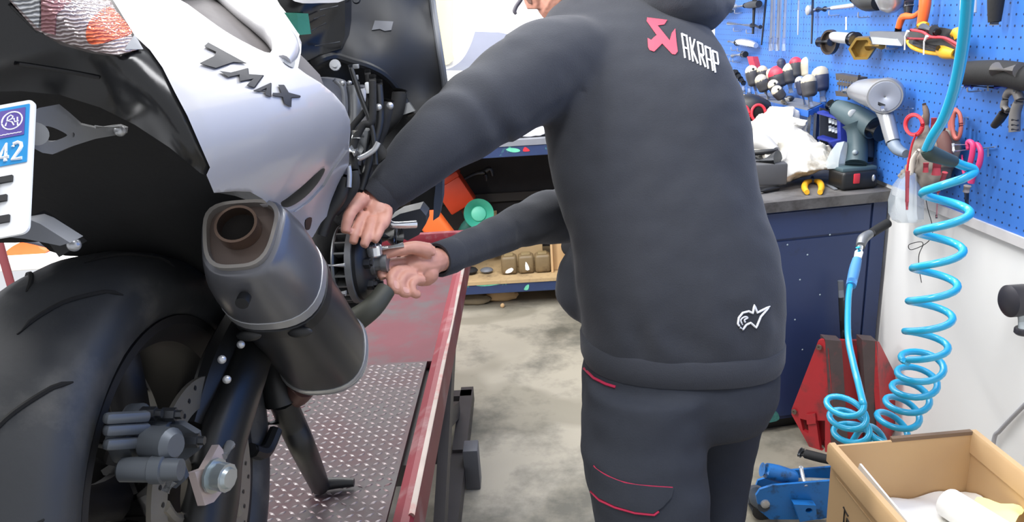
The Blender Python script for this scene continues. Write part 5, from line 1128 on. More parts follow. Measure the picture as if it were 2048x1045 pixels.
t = tool('red_screwdriver', 1876, 400, 'thin red handled screwdriver hanging low beside the plastic bag', 'screwdriver'); bar(t, 'grip', [(1886, 356), (1876, 385)], [4, 3], mat('faded_red_grip', '#b0434c', .55), .05); bar(t, 'shaft', [(1876, 385), (1873, 435)], [1.6, 1.2], mat('pale_red_shaft', '#b88088', .5), .05); bar(t, 'tip', [(1873, 430), (1873, 437)], 2, DSTEEL, .05)
bg_ = MB(); bg_.loft([[W(x+dx, y, n) for dx, n in ((-hw, .06), (-hw*.6, .10), (0, .115), (hw*.6, .10), (hw, .06), (hw*.6, .03), (-hw*.6, .03))] for x, y, hw in ((1822, 346, 18), (1815, 370, 30), (1812, 400, 36), (1812, 425, 36), (1816, 440, 32), (1818, 446, 22))])
o = obj('plastic_bag', ([p+Vector((0, 0, 1))*.003*noise.noise(p*30) for p in bg_.v], bg_.f), CLEARB, None, ang=30, label='cloudy plastic bag hanging off the corner of the pegboard by the bench', cat='bag')
obj('black_wire', MB().tube([W(1850, 390, .05), W(1856, 420, .05), W(1864, 450, .05), W(1863, 474, .05), W(1848, 490, .05), W(1822, 500, .05), W(1818, 490, .06), W(1840, 484, .06), W(1846, 490, .06), W(1838, 510, .05), W(1838, 535, .05), W(1843, 566, .05)], .0012, 6, 5), BLACK, None, label='thin black wire dangling in a loose loop before the white wall', cat='wire')
t = tool('pink_tag', 1408, 65, 'pink plastic clip hung beside the hood at the far end of the pegboard', 'clip'); bar(t, 'grip', [(1408, 52), (1406, 66), (1412, 78)], [4, 5, 4], PINK, .03, 3)
t = tool('yellow_pencil', 1417, 75, 'yellow pencil standing next to the pink clip', 'pencil'); bar(t, 'shaft', [(1420, 68), (1416, 84)], 1.6, YEL, .03); bar(t, 'tip', [(1416, 84), (1415, 87)], [1.6, .6], WOOD, .03)
# small parts left of the bench stand
for k, (x, y) in enumerate(((1463, 158), (1476, 172), (1486, 176), (1498, 180))):
    t = tool('chrome_socket', x, y, ['leftmost upright chrome socket by the mechanic back', 'second upright chrome socket from the mechanic back', 'third upright chrome socket from the mechanic back', 'fourth upright chrome socket, nearest the screwdrivers'][k], 'socket', 'chrome sockets on a rail'); bar(t, 'sleeve', [(x, y-12), (x, y+6)], 3, CHROME, .010); bar(t, 'collar', [(x, y+4), (x, y+10)], 4, STEEL, .010)
t = tool('black_bit_holder', 1478, 152, 'dark ribbed bit holder tilted above the chrome sockets', 'bit holder')
for k in range(3): bar(t, 'ring', [(1471+6*k, 145+8*k), (1475+6*k, 150+8*k)], 6-.5*k, BLACK, .06)
bar(t, 'shaft', [(1468, 142), (1488, 168)], 3.5, DSTEEL, .06)
obj('air_grinder', MB().ball(PW(2046, 600, .10), (.02, .035, .035)), BLACK, None) if False else None
t = tool('air_blow_tool', 2040, 600, 'dark round headed tool with a pale stem at the right edge on the white wall', 'tool')
obj('head', MB().lathe(PW(2056, 600, .02), WOUT, [(0, .035), (.01, .041), (.05, .041), (.058, .03), (.06, .01)], 32), mat('dark_tool_head', '#3b3a40', .4, .3), t)
obj('stem', MB().cyl(PW(2046, 628, .04), PW(2046, 660, .04), .013), mat('pale_stem', '#b9c2c6', .4), t); obj('foot', MB().lathe(PW(2046, 656, .04), (0, 0, -1), [(0, .017), (.003, .019), (.014, .019), (.018, .015)], 20), mat('dark_tool_head', '#3b3a40', .4), t)
# ------------------------------------------------------------------ on the bench
BZ = BW+.0005
# blue stand with its load of screwdrivers
SZT = 1.115
A = PZ(1617, 221, SZT); Bc = A+Vector((.122, .17, 0)); Cc = PZ(1540, 200, SZT)
back_dir = Vector((-.05, 1, 0)).normalized(); dd = Cc-A; Ccc = A+Vector((-.06, .60, 0)); Dc = Bc+Vector((-.045, .50, 0))
st = thing('tool_stand', (A.x+.05, A.y+.2, BW), 'blue topped metal stand on the bench, crowded with screwdrivers', 'stand')
obj('stand_top', MB().prism([A-Vector((0, 0, .025)), Bc-Vector((0, 0, .025)), Dc-Vector((0, 0, .025)), Ccc-Vector((0, 0, .025))], (0, 0, .023)), BLUEP, st, smooth=False)
obj('grey_mat', MB().prism([A+(Dc-A)*.02+Vector((0, 0, -.002)), Bc+(Ccc-Bc)*.02+Vector((0, 0, -.002)), Dc+(A-Dc)*.02+Vector((0, 0, -.002)), Ccc+(Bc-Ccc)*.02+Vector((0, 0, -.002))], (0, 0, .003)), GREYP, st, smooth=False)
for q, m, r in ((A+Vector((.012, .02, 0)), CHROME, .006), (A+Vector((.05, .06, 0)), CHROME, .005), (Bc+Vector((-.02, .0, 0)), NAVY, .008), (Ccc+Vector((.02, -.03, 0)), NAVY, .008), (Dc+Vector((-.03, -.03, 0)), NAVY, .008)):
    obj('leg', MB().cyl(Vector((q.x, q.y, BW)), Vector((q.x, q.y, SZT-.02)), r), m, st)
WG = mat('bone_white_grip', '#cfc6b2', .5, var=.1); DG = mat('charcoal_grip', '#3a3a3e', .55, var=.15); NG = mat('navy_grip', '#2a3048', .5, var=.1); RG = mat('red_grip', '#d2384c', .45, var=.08); BG = mat('beige_grip', '#b3ab98', .55, var=.1)
drv = [((1502, 139), (1514, 186), 9, DG, WG, 'screwdriver with white butt at the far left of the stand'), ((1524, 139), (1531, 176), 8, DG, BG, 'screwdriver with beige butt standing second from the left, in front of the red brush'),
       ((1521, 158), (1537, 194), 9, DG, BG, 'stubby screwdriver with beige crown lying in front of the leftmost pair'), ((1540, 144), (1548, 178), 7, BG, WG, 'pale screwdriver with white ringed butt behind the red capped one'),
       ((1553, 146), (1566, 186), 13, DG, RG, 'fat black screwdriver with a red cap in the middle of the heap'), ((1576, 138), (1582, 180), 11, DG, BG, 'black and beige screwdriver standing right of the red capped one'),
       ((1591, 122), (1593, 170), 9, DG, RG, 'tall black screwdriver with a red end, behind the navy one'), ((1614, 122), (1615, 168), 9, BG, PAPER, 'tall pale ribbed screwdriver with a white end at the back of the stand'),
       ((1545, 168), (1564, 194), 8, DG, WG, 'short screwdriver with white ball end lying to the front, upper of two'), ((1552, 180), (1574, 203), 8, DG, WG, 'short screwdriver with white ball end lying to the front, lower of two'),
       ((1599, 158), (1610, 206), 7, NG, CHROME, 'slim navy screwdriver with chrome butt at the front of the stand'), ((1617, 160), (1622, 210), 11, DG, BG, 'thick grey butted screwdriver next to the slim navy one'),
       ((1641, 146), (1646, 200), 13, NG, BG, 'thickest navy screwdriver with grey butt at the right end of the stand'), ((1562, 122), (1566, 150), 6, NG, NG, 'dark navy screwdriver standing at the back left of the tall red ended one'),
       ((1541, 162), (1549, 180), 5, RG, RG, 'small red butted screwdriver peeping out in the middle of the heap')]
for (h0, h1), (t0, t1), r, gm, em, lab in drv:
    tip = PZ(t0, max(t1, 190)+4, SZT+.006); tip = PY(t0, t1+6, min(tip.y, 3.5)) if t1 < 190 else tip
    if tip.z < SZT+.004: tip.z = SZT+.006
    D0 = depth_of(tip)-.01; head = P(h0, h1, D0); mid = head+(tip-head)*.62; rr_ = px(r*1.45, D0)
    t = thing('screwdriver', tip, lab, 'screwdriver', 'screwdrivers on the blue stand')
    obj('grip', MB().tube([head+(tip-head)*.06, head+(tip-head)*.2, head+(tip-head)*.42, head+(tip-head)*.55, mid], [rr_*.95, rr_, rr_*.92, rr_*.85, rr_*.5], 12, 4), gm, t)
    obj('butt', MB().ball(head+(tip-head)*.08, rr_*.96, n=14, m=8), em, t)
    obj('butt_hole', MB().ball(head+(tip-head)*.04-FW*rr_*.88, rr_*.2, n=8, m=6), BLACK, t) if em in (WG,) else None
    obj('shaft', MB().cyl(mid, tip, rr_*.32), STEEL, t)
br_ = thing('paint_brush', PY(1516, 145, 3.55), 'red bristled brush standing behind the screwdrivers', 'brush')
obj('bristles', MB().loft([[P(x+dx, y, 3.48+dz) for dx, dz in ((-hw, 0), (0, -.012), (hw, 0), (0, .012))] for x, y, hw in ((1505, 113, 11), (1509, 128, 11), (1516, 144, 7))]), mat('red_bristle', '#c04050', .8, var=.3, scale=80), br_); obj('ferrule', MB().cyl(P(1515, 142, 3.48), P(1520, 176, 3.48), .012), DSTEEL, br_)
t = thing('chrome_ratchet', PY(1544, 140, 3.45), 'small bright ratchet head sticking up at the back of the screwdriver heap', 'ratchet'); obj('shank', MB().tube([P(1538, 124, 3.55), P(1546, 138, 3.55), P(1552, 170, 3.55)], [.012, .016, .010], 10, 3), CHROME, t)
for k, (x, y) in enumerate(((1570, 202), (1580, 197))): obj('scrap_bolt', MB().ball(PZ(x, y, SZT+.013), (.018, .014, .012), n=10, m=6), DSTEEL if k else BG, None, label=('pale bolt head lying at the front edge of the blue stand', 'dark bolt head lying beside the pale bolt on the blue stand')[k], cat='bolt')
# black and red holder, sponge
hx = thing('socket_pouch', PZ(1510, 246, BW), 'black holder with two red rimmed openings beside the rags', 'holder')
bm_ = MB().tube([P(1480, 222, 3.05), P(1500, 218, 3.03), P(1528, 226, 3.04)], [.055, .06, .05], 16, 4); obj('holder_body', bm_, BLACK, hx)
for x, y, rx_ in ((1489, 230, 9), (1517, 227, 14)):
    obj('red_rim', MB().tube([P(x+rx_*math.cos(a), y+17*math.sin(a), 2.965) for a in np.linspace(0, 2*math.pi, 16, endpoint=False)], .006, 8, 2, closed=True), REDC, hx); obj('opening', MB().ball(P(x, y, 2.975), (px(rx_, 2.97), .006, px(15, 2.97))), mat('opening_black', '#0f0d0e', .9), hx)
obj('holder_base', MB().box(P(1505, 262, 3.05), (.13, .09, .09), bev=.01), BLACK, hx)
sp_ = MB().box(P(1497, 196, 3.04), (.07, .05, .022), Matrix.Rotation(.2, 3, 'Y'), .008).box(P(1507, 204, 3.02), (.04, .04, .016), bev=.006)
obj('sponge', sp_, mat('yellow_sponge', '#d8bc72', .9, var=.15, bump=.4), None, label='worn yellow sponge lying on the black and red holder', cat='sponge')
# dirty white rags
rg = MB()
for x, y, D, r in ((1520, 282, 2.88, .085), (1555, 270, 2.92, .10), (1585, 300, 2.86, .095), (1560, 330, 2.78, .075), (1610, 325, 2.80, .085), (1640, 325, 2.80, .055), (1600, 340, 2.80, .05), (1560, 245, 2.98, .06), (1512, 300, 2.84, .06)): rg.ball(P(x, y, D-.13), (r*.96, r*.9, r*.78))
rv, rn, rf = fused(rg, .0045, 5)
def crumple(p):
    q = Vector((p.x*5, p.y*7+p.x*3, p.z*10))+Vector((1, 2, 0))*noise.noise(p*6); return .034*(1-abs(noise.noise(q)))**5+.012*(1-abs(noise.noise(p*13+Vector((3, 0, 0)))))**5 - .020
rv = [p+n*crumple(p) for p, n in zip(rv, rn)]; rv = [Vector((p.x, p.y, max(p.z, BW+.001))) for p in rv]
obj('rag_pile', (rv, rf), RAG, None, ang=180, label='pile of dirty white rags heaped on the bench top', cat='rags')
gs = thing('grey_sander', PZ(1530, 362, BW), 'grey dusty power sander on a dark block at the left of the rags', 'sander')
obj('dark_block', MB().box(P(1532, 345, 2.62), (.125, .09, .075), Matrix.Rotation(-.1, 3, 'Z'), .006), mat('dark_block', '#4a4a4c', .6, var=.15), gs); obj('barrel', MB().cyl(P(1500, 322, 2.66), P(1556, 318, 2.58), .030), DSTEEL, gs)
obj('shell', MB().tube([P(1490, 282, 2.70), P(1520, 285, 2.68), P(1552, 302, 2.62)], [.025, .042, .018], 16, 4, flat=.8), mat('grey_shell', '#a8a6a2', .6, var=.15, dirt='#5c5a58', dirt_amt=.3), gs); obj('dark_band', MB().tube([P(1490, 306, 2.65), P(1525, 305, 2.62), P(1556, 300, 2.61)], [.008, .010, .006], 10, 4), BLACK, gs)
obj('marker_pen', MB().tube([PZ(1512, 384, BW+.010), PZ(1530, 381, BW+.010), PZ(1556, 376, BW+.010)], [.005, .009, .008], 12), BLACK, None, label='black marker pen lying at the front edge of the bench', cat='pen')
pl = thing('pliers', PZ(1625, 372, BW), 'small pliers with yellow handles lying open on the bench edge', 'pliers')
for pts in ([(1622, 362), (1612, 366), (1609, 376), (1614, 385)], [(1629, 362), (1639, 365), (1643, 375), (1640, 385)]): obj('handle', MB().tube([PZ(x, y, BW+.010) for x, y in pts], [.007, .0105, .0105, .0085], 12, 4), YEL, pl)
obj('jaws', MB().tube([PZ(1626, 363, BW+.010), PZ(1625, 354, BW+.010)], [.008, .005], 8), DSTEEL, pl)
obj('steel_strip', MB().obox(PZ(1655, 370, BW+.0035), PZ(1672, 379, BW+.0035), .012, .005, bev=.001), GREYP, None, label='small grey metal strip lying on the bench right of the pliers', cat='metal strip')
# cordless drill
dl = thing('cordless_drill', PZ(1706, 362, BW), 'dark teal cordless drill standing on its black battery', 'drill')
dD = 2.57; dR = Matrix.Rotation(.12, 3, 'Z')
bc_ = P(1706, 345, dD); bc_.z = BW+.033
obj('battery', MB().box(bc_, (.128, .10, .064), dR, .012, 3), BLACK, dl); obj('battery_top', MB().box(bc_+Vector((0, 0, .036)), (.125, .085, .016), dR, .006), TEAL, dl)
obj('red_latch', MB().box(bc_+dR@Vector((-.016, -.052, .008)), (.022, .006, .034), dR, .003), REDC, dl); obj('latch_button', MB().ball(bc_+dR@Vector((.045, -.05, .005)), (.006, .005, .012)), STEEL, dl)
obj('handle', MB().tube([bc_+Vector((.008, 0, .04)), P(1715, 300, dD), P(1713, 262, dD), P(1708, 245, dD)], [.036, .033, .032, .040], 18, 4, flat=1.1), TEAL, dl); obj('dark_grip', MB().tube([P(1730, 322, dD+.03), P(1732, 290, dD+.03), P(1728, 262, dD+.02)], [.026, .026, .022], 14, 4), mat('grip_navy', '#2f3a48', .6), dl)
obj('motor_body', MB().tube([P(1672, 216, dD+.1), P(1690, 224, dD+.06), P(1720, 240, dD), P(1748, 256, dD-.05)], [.030, .036, .042, .040], 20, 4), TEAL, dl); obj('chuck', MB().cyl(P(1660, 210, dD+.13), P(1674, 217, dD+.1), .020, .028), DSTEEL, dl)
obj('end_cap', MB().cyl(P(1746, 255, dD-.045), P(1764, 264, dD-.08), .041, .034), BLACK, dl); obj('rating_plate', MB().ball(P(1702, 228, dD-.005)-FW*.012, (.016, .004, .013)), mat('plate_pale', '#c3c8cc', .4), dl); obj('screw_boss', MB().ball(P(1710, 305, dD-.035), .009), mat('boss_grey', '#8d979c', .5), dl)
for k in (0, 1): obj('vent', MB().box(P(1728+10*k, 236+5*k, dD-.035), (.012, .01, .006), bev=.002), BLACK, dl)
cb_ = MB().loft([[P(x, y, D) for x, y, D in ((xc-hw, yy, 2.60), (xc, yy-2, 2.55), (xc+hw, yy, 2.60), (xc, yy, 2.65))] for xc, yy, hw in ((1688, 286, 14), (1682, 305, 22), (1678, 325, 26), (1676, 340, 24))])
cv = [p+Vector((1, 1, 1))*.006*noise.noise(p*40) for p in cb_.v]; obj('clear_bag', (cv, cb_.f), CLEARB, None, ang=25, label='crumpled clear plastic bag between the rags and the cordless drill', cat='bag')
# blue bin rack with small vials
rk = thing('bit_rack', PY(1672, 300, 2.70), 'small blue rack of clear vials behind the cordless drill', 'rack')
RB = mat('royal_blue_rack', '#26348c', .45)
for yy in (228, 278): obj('shelf', MB().obox(PY(1640, yy-4, 2.74), PY(1682, yy+8, 2.68), .04, .008), RB, rk, smooth=False)
obj('side', MB().shell([(1680, 225), (1694, 232), (1694, 312), (1672, 302), (1660, 285), (1682, 280)], lambda x, y: PY(x, y, 2.655), Vector((0, .03, 0)), [], 20), RB, rk, smooth=False); obj('back', MB().shell([(1640, 215), (1680, 225), (1680, 330), (1640, 320)], lambda x, y: PY(x, y, 2.76), Vector((0, .006, 0)), [], 25), mat('rack_dark_back', '#30343c', .6), rk, smooth=False)
for j in range(2):
    for k in range(4): obj('vial', MB().cyl(PY(1660+6*k, 262+2*k-16*j+0, 2.70), PY(1660+6*k, 252+2*k-16*j, 2.70), .005), mat('vial_pale', '#cfd6da', .3), rk)
# ------------------------------------------------------------------ coiled air hose
HR_ = .0080
top = [(1985, -1100, .80), (1950, -300, .88), (1940, -60, .93), (1936, -10, .96), (1931, 50, 1.0), (1921, 120, 1.05), (1908, 180, 1.10), (1888, 236, 1.15), (1866, 272, 1.19), (1854, 298, 1.22)]
pts = [P(*q) for q in top]; hs = thing('air_hose', P(1740, 890, 1.62), 'bright blue coiled air hose hanging from above in front of the pegboard', 'hose')
obj('supply_hose', MB().tube(pts, HR_, 12, 5), HOSE, hs)
obj('taped_joint', MB().tube([P(1852, 296, 1.22), P(1862, 307, 1.225), P(1885, 316, 1.235), P(1908, 324, 1.245)], [.0095, .013, .0115, .0095], 14, 4), mat('joint_dark_green', '#33423e', .6), hs)
axis = smooth_path([P(1897, 330, 1.27), P(1894, 395, 1.32), P(1881, 480, 1.40), P(1868, 570, 1.49), P(1857, 650, 1.58), P(1848, 715, 1.66)], 12)
ax2 = smooth_path([P(1848, 715, 1.66), P(1836, 755, 1.71), P(1815, 803, 1.77), P(1788, 848, 1.82), P(1757, 884, 1.86), P(1730, 892, 1.87), P(1708, 876, 1.87), P(1697, 842, 1.86), P(1688, 800, 1.84)], 14)
def helix(path, turns, r0, r1, ph):
    L = [0]
    for a, b in zip(path, path[1:]): L.append(L[-1]+(b-a).length)
    out = []; n = int(turns*22); pa = None
    for i in range(n+1):
        s = L[-1]*i/n; k = max(j for j in range(len(L)) if L[j] <= s+1e-9); k = min(k, len(path)-2)
        f = (s-L[k])/(L[k+1]-L[k]); c = path[k].lerp(path[k+1], f); d = (path[k+1]-path[k]).normalized()
        a_ = RTH; b_ = (FWH*-1+Vector((0, 0, .16))).normalized()
        t = ph+2*math.pi*turns*i/n; r = r0+(r1-r0)*i/n
        out.append(c+a_*math.cos(t)*r+b_*math.sin(t)*r)
    return out
h1 = helix(axis, 5.5, .037, .043, -.3)
h1 = smooth_path([P(1904, 322, 1.243), P(1922, 330, 1.25)]+h1[3:12:3], 6)+h1[12:]
obj('coil', MB().tube(h1, HR_*.95, 10), HOSE, hs)
def helix2(path, turns, r0, r1, ph, tilt):
    L = [0]
    for a, b in zip(path, path[1:]): L.append(L[-1]+(b-a).length)
    out = []; n = int(turns*22); a_ = RTH.copy()
    for i in range(n+1):
        uu = i/n; s = L[-1]*(uu*1.17 if uu < .55 else .6435+(uu-.55)*.7922); s = min(s, L[-1]); k = max(j for j in range(len(L)) if L[j] <= s+1e-9); k = min(k, len(path)-2)
        f = (s-L[k])/(L[k+1]-L[k]); c = path[k].lerp(path[k+1], f); d = (path[k+1]-path[k]).normalized(); t = ph+2*math.pi*turns*i/n; r = r0+(r1-r0)*i/n
        g = i/n; tl = tilt[0]+(tilt[1]-tilt[0])*g
        a_ = (a_-d*a_.dot(d)*(.8 if g < .5 else 1)).normalized(); b_ = (FWH*-1+Vector((0, 0, 1))*(-.12-.25*g)).normalized()
        out.append(c+a_*math.cos(t)*r+b_*math.sin(t)*r)
    return out
h2 = helix2(ax2, 10.05, .043, .042, -.3+2*math.pi*5.5, (.35, -.25))
obj('coil', MB().tube(h2, HR_*.95, 10), HOSE, hs)
end = h2[-1]
tail = [h2[-2], h2[-1], P(1716, 765, 1.88), P(1706, 725, 1.93), P(1696, 670, 2.0), P(1697, 595, 2.12), P(1703, 560, 2.2)]
obj('lead_hose', MB().tube(tail, HR_*1.05, 12, 6), HOSE, hs)
gn = thing('air_gun', P(1712, 545, 2.22), 'blow gun with blue sleeve and black rubber nozzle at the end of the hose', 'air gun')
obj('blue_sleeve', MB().tube([P(1702, 572, 2.17), P(1709, 540, 2.22), P(1714, 520, 2.25)], [.014, .0155, .0135], 14, 3), mat('sleeve_blue', '#4f8fc8', .5), gn)
obj('coupling', MB().tube([P(1714, 522, 2.25), P(1718, 505, 2.27)], [.011, .012], 14).tube([P(1718, 506, 2.27), P(1721, 492, 2.28)], [.008, .008], 12), STEEL, gn)
obj('elbow', MB().tube([P(1721, 494, 2.28), P(1726, 478, 2.30), P(1740, 468, 2.32)], [.013, .016, .013], 14, 4), ALU, gn); obj('blue_tag', MB().cyl(P(1718, 502, 2.265), P(1716, 495, 2.262), .007), HOSE, gn)
obj('rubber_nozzle', MB().tube([P(1738, 470, 2.32), P(1755, 459, 2.36), P(1775, 447, 2.39)], [.0135, .0145, .0145], 16, 3), MATTE, gn); obj('nozzle_bore', MB().cyl(P(1774.5, 447.3, 2.385), P(1776.5, 446, 2.392), .0075), GREYP, gn)
# ------------------------------------------------------------------ red steel stand before the bench
rs = thing('support_stand', PY(1690, 890, 2.3), 'red hexagonal steel support stand leaning before the blue bench', 'stand')
ly = lambda x, y: PY(x, y, 2.33)
lw_ = plane(PY(1650, 690, 2.27), PY(1668, 905, 2.27), PY(1585, 825, 2.36))
rw_ = plane(PY(1755, 690, 2.27), PY(1775, 880, 2.27), PY(1795, 770, 2.36))
obj('left_plate', MB().shell([(1637, 681), (1648, 680), (1657, 700), (1672, 905), (1626, 908), (1583, 830), (1583, 820)], lw_, Vector((.012, .012, 0)), [[(1600, 838), (1616, 842), (1617, 868), (1606, 862)], [(1632, 842), (1650, 842), (1650, 906), (1640, 900)]], 12), RED, rs, smooth=False)
obj('dark_backing', MB().shell([(1594, 834), (1655, 836), (1660, 900), (1630, 900)], plane(PY(1650, 690, 2.31), PY(1668, 905, 2.31), PY(1585, 825, 2.39)), Vector((.01, .01, 0)), [], 20), RED, rs, smooth=False)
obj('right_plate', MB().shell([(1752, 683), (1758, 684), (1792, 752), (1795, 850), (1775, 890), (1765, 880)], rw_, Vector((-.012, .012, 0)), [], 12), RED, rs, smooth=False)
obj('web', MB().shell([(1648, 680), (1754, 683), (1772, 880), (1772, 930), (1668, 930), (1660, 760)], lambda x, y: PY(x, y, 2.31), Vector((0, .012, 0)), [], 18), RED, rs, smooth=False)
WORN = mat('worn_dark_channel', '#54494a', .55, .3, var=.2, dirt='#7a4a4c', dirt_amt=.3, dirt_scale=12)
for x0_, x1_ in ((1651, 1683), (1724, 1754)): obj('channel', MB().shell([(x0_, 680), (x1_, 683), (x1_+14, 900), (x0_+14, 905)], lambda x, y: PY(x, y, 2.265), Vector((0, .045, 0)), [], 16), WORN, rs, smooth=False)
for x, y, D in ((1640, 694, 0), (1590, 823, 0)): c = lw_(x, y); obj('pivot_bolt', MB().lathe(c+Vector((-.004, -.004, 0)), (-.7, -.7, 0), [(0, .010), (.004, .009), (.004, .004), (.001, .003)], 14), mat('bolt_hole', '#6a5a50', .5, .5), rs)
obj('tab', MB().shell([(1614, 828), (1632, 826), (1634, 846), (1616, 848)], lambda x, y: lw_(x, y)+Vector((-.006, -.006, 0)), Vector((.004, .004, 0)), [], 10), RED, rs, smooth=False)
obj('foot', MB().box((PY(1690, 905, 2.33).x, 2.33, .012), (.16, .10, .024), bev=.003), RED, rs, smooth=False)
jh = thing('jack_handle', PY(1684, 680, 2.38), 'black jack handle with grey top standing behind the red stand', 'handle')
obj('rod', MB().tube([PY(1690, 690, 2.385), PY(1686, 640, 2.39), PY(1682, 595, 2.395)], [.013, .012, .009], 12), BLACK, jh); obj('upper_tip', MB().cyl(PY(1683, 600, 2.395), PY(1681, 562, 2.40), .0095), mat('tip_grey', '#6e747e', .4, .4), jh); obj('collar', MB().box(PY(1693, 668, 2.385), (.035, .02, .03), bev=.004), DSTEEL, jh); obj('lower_rod', MB().cyl(PY(1690, 690, 2.385), Vector((PY(1690, 690, 2.385).x, 2.36, 0)), .012), BLACK, jh)
# ------------------------------------------------------------------ blue trolley jack
tj = thing('trolley_jack', PZ(1590, 1000, 0), 'low blue trolley jack on the floor behind the cardboard box', 'jack')
Yf = PZ(1600, 1046, .0).y
obj('side_plate', MB().shell([(1512, 992), (1520, 980), (1545, 972), (1720, 958), (1720, 1020), (1640, 1040), (1540, 1040), (1518, 1022)], lambda x, y: PY(x, y, Yf), Vector((0, .008, 0)), [], 18), JACKB, tj, smooth=False)
obj('side_plate', MB().shell([(1508, 984), (1516, 962), (1580, 942), (1720, 930), (1720, 975), (1560, 1000), (1515, 1000)], lambda x, y: PY(x, y, Yf+.13), Vector((0, .008, 0)), [], 18), JACKB, tj, smooth=False)
obj('lift_arm', MB().tube([PY(1524, 940, Yf+.05), PY(1555, 948, Yf+.05), PY(1585, 958, Yf+.06)], [.022, .026, .026], 12, 3), JACKB, tj); obj('threaded_rod', MB().tube([PY(1580, 958, Yf+.06), PY(1620, 962, Yf+.06), PY(1700, 966, Yf+.06)], .009, 12), mat('grey_thread', '#9a9c9a', .4, .6, var=.4, scale=120), tj)
obj('front_axle', MB().tube([PY(1512, 985, Yf+.12), PY(1516, 1000, Yf+.05), PY(1528, 1012, Yf)], [.022, .026, .02], 12, 3), mat('jack_dark', '#28323e', .5), tj); obj('axle_bolt', MB().lathe(PY(1530, 1008, Yf), (0, -1, 0), [(0, .014), (.006, .013), (.009, .007)], 16), STEEL, tj)
obj('lug', MB().shell([(1588, 1010), (1632, 1012), (1634, 1040), (1600, 1045)], lambda x, y: PY(x, y, Yf-.03), Vector((0, .025, 0)), [ellipse_px(1618, 1022, 7, 5, 10)], 8), JACKB, tj, smooth=False); obj('link', MB().tube([PY(1602, 935, Yf+.07), PY(1606, 955, Yf+.03), PY(1612, 974, Yf)], .006, 8, 3), STEEL, tj)
obj('wheel', MB().cyl(Vector((PY(1530, 1030, Yf).x, Yf+.02, .032)), Vector((PY(1530, 1030, Yf).x, Yf+.11, .032)), .032), DSTEEL, tj); obj('rear_wheel', MB().cyl(Vector((PY(1700, 1010, Yf).x, Yf+.02, .032)), Vector((PY(1700, 1010, Yf).x, Yf+.11, .032)), .032), DSTEEL, tj)
obj('handle_grip', MB().tube([PY(1602, 906, Yf+.16), PY(1640, 916, Yf+.12), PY(1700, 930, Yf+.07)], [.014, .015, .012], 14, 3), MATTE, tj); obj('handle_end', MB().cyl(PY(1600, 905, Yf+.163), PY(1604, 907, Yf+.158), .0165), GREYP, tj)
# ------------------------------------------------------------------ cardboard box with papers
HB = .58
A = PZ(1665, 888, HB); B = PZ(1950, 862, HB); C = PZ(1825, 1045, HB)
eu = (B-A); wB = eu.length; eu.normalize(); ev = Vector((eu.y, -eu.x, 0)); LB = .43; TH = .006
bx = thing('cardboard_box', A+eu*wB/2+ev*LB/2-Vector((0, 0, HB)), 'tall open cardboard box of waste paper in the right foreground', 'box')
def XB(u, v, z): return A+eu*u+ev*v+Vector((0, 0, z-HB))
def slab(u0, u1, v0, v1, z0, z1): return MB().prism([XB(u0, v0, z0), XB(u1, v0, z0), XB(u1, v1, z0), XB(u0, v1, z0)], (0, 0, z1-z0))
obj('back_wall', slab(0, wB, 0, TH, 0, HB-.004), CARD, bx, smooth=False); obj('front_wall', slab(0, wB, LB-TH, LB, 0, HB-.004), CARD, bx, smooth=False)
obj('left_wall', slab(0, TH, TH, LB-TH, 0, HB-.004), CARD, bx, smooth=False); obj('right_wall', slab(wB-TH, wB, TH, LB-TH, 0, HB-.004), CARD, bx, smooth=False); obj('bottom', slab(TH, wB-TH, TH, LB-TH, 0, .006), CARD, bx, smooth=False)
rim = MB().loft([[XB(-.009, v, HB-.045), XB(-.009, v, HB-.006), XB(-.005, v, HB), XB(.007, v, HB), XB(.011, v, HB-.006), XB(.011, v, HB-.05), XB(.0065, v, HB-.05), XB(.0065, v, HB-.01), XB(-.0005, v, HB-.01), XB(-.0005, v, HB-.045)] for v in (-.004, LB+.004)]); obj('folded_rim', rim, CARD, bx, ang=50)
rim = MB().loft([[XB(wB+.009, v, HB-.045), XB(wB+.009, v, HB-.006), XB(wB+.005, v, HB), XB(wB-.007, v, HB), XB(wB-.011, v, HB-.006), XB(wB-.011, v, HB-.05), XB(wB-.0065, v, HB-.05), XB(wB-.0065, v, HB-.01), XB(wB+.0005, v, HB-.01), XB(wB+.0005, v, HB-.045)] for v in (-.004, LB+.004)]); obj('folded_rim', rim, CARD, bx, ang=50)
obj('torn_edge', slab(.13, wB-.01, -.003, TH+.001, HB-.006, HB+.003), mat('dark_edge', '#7d6652', .9), bx, smooth=False)
for v0, z0, v1, z1 in ((.03, HB-.065, .30, HB-.075), (.22, HB-.13, .34, HB-.14)): obj('pale_crease', MB().tube([XB(-.0012, v0, z0), XB(-.0012, v1, z1)], .0012, 6), mat('pale_crease', '#d9bd94', .9), bx)
def side(u, v): return XB(-.0006, u, v)
TXT = mat('printed_black', '#2b2724', .8)
def wordstroke(paths, r=.0022):
    b = MB()
    for q in paths: b.tube([side(u, v) for u, v in q], r, 6)
    return b
z0 = HB-.150; c0_ = .068; k_ = .018
glyphs = [[(0, 1.35), (1.2, 1.35)], [(.35, 1.35), (.35, 0)], [(1.0, 0), (1.0, 1), (1.6, 1), (1.6, .5), (1.0, .5)], [(1.3, .5), (1.6, 0)], [(2.0, 1), (2.0, 0), (2.6, 0), (2.6, 1)]]
obj('printed_word', wordstroke([[(c0_+u*k_, z0+v*k_*1.5-.006*u) for u, v in g] for g in glyphs]), TXT, bx)
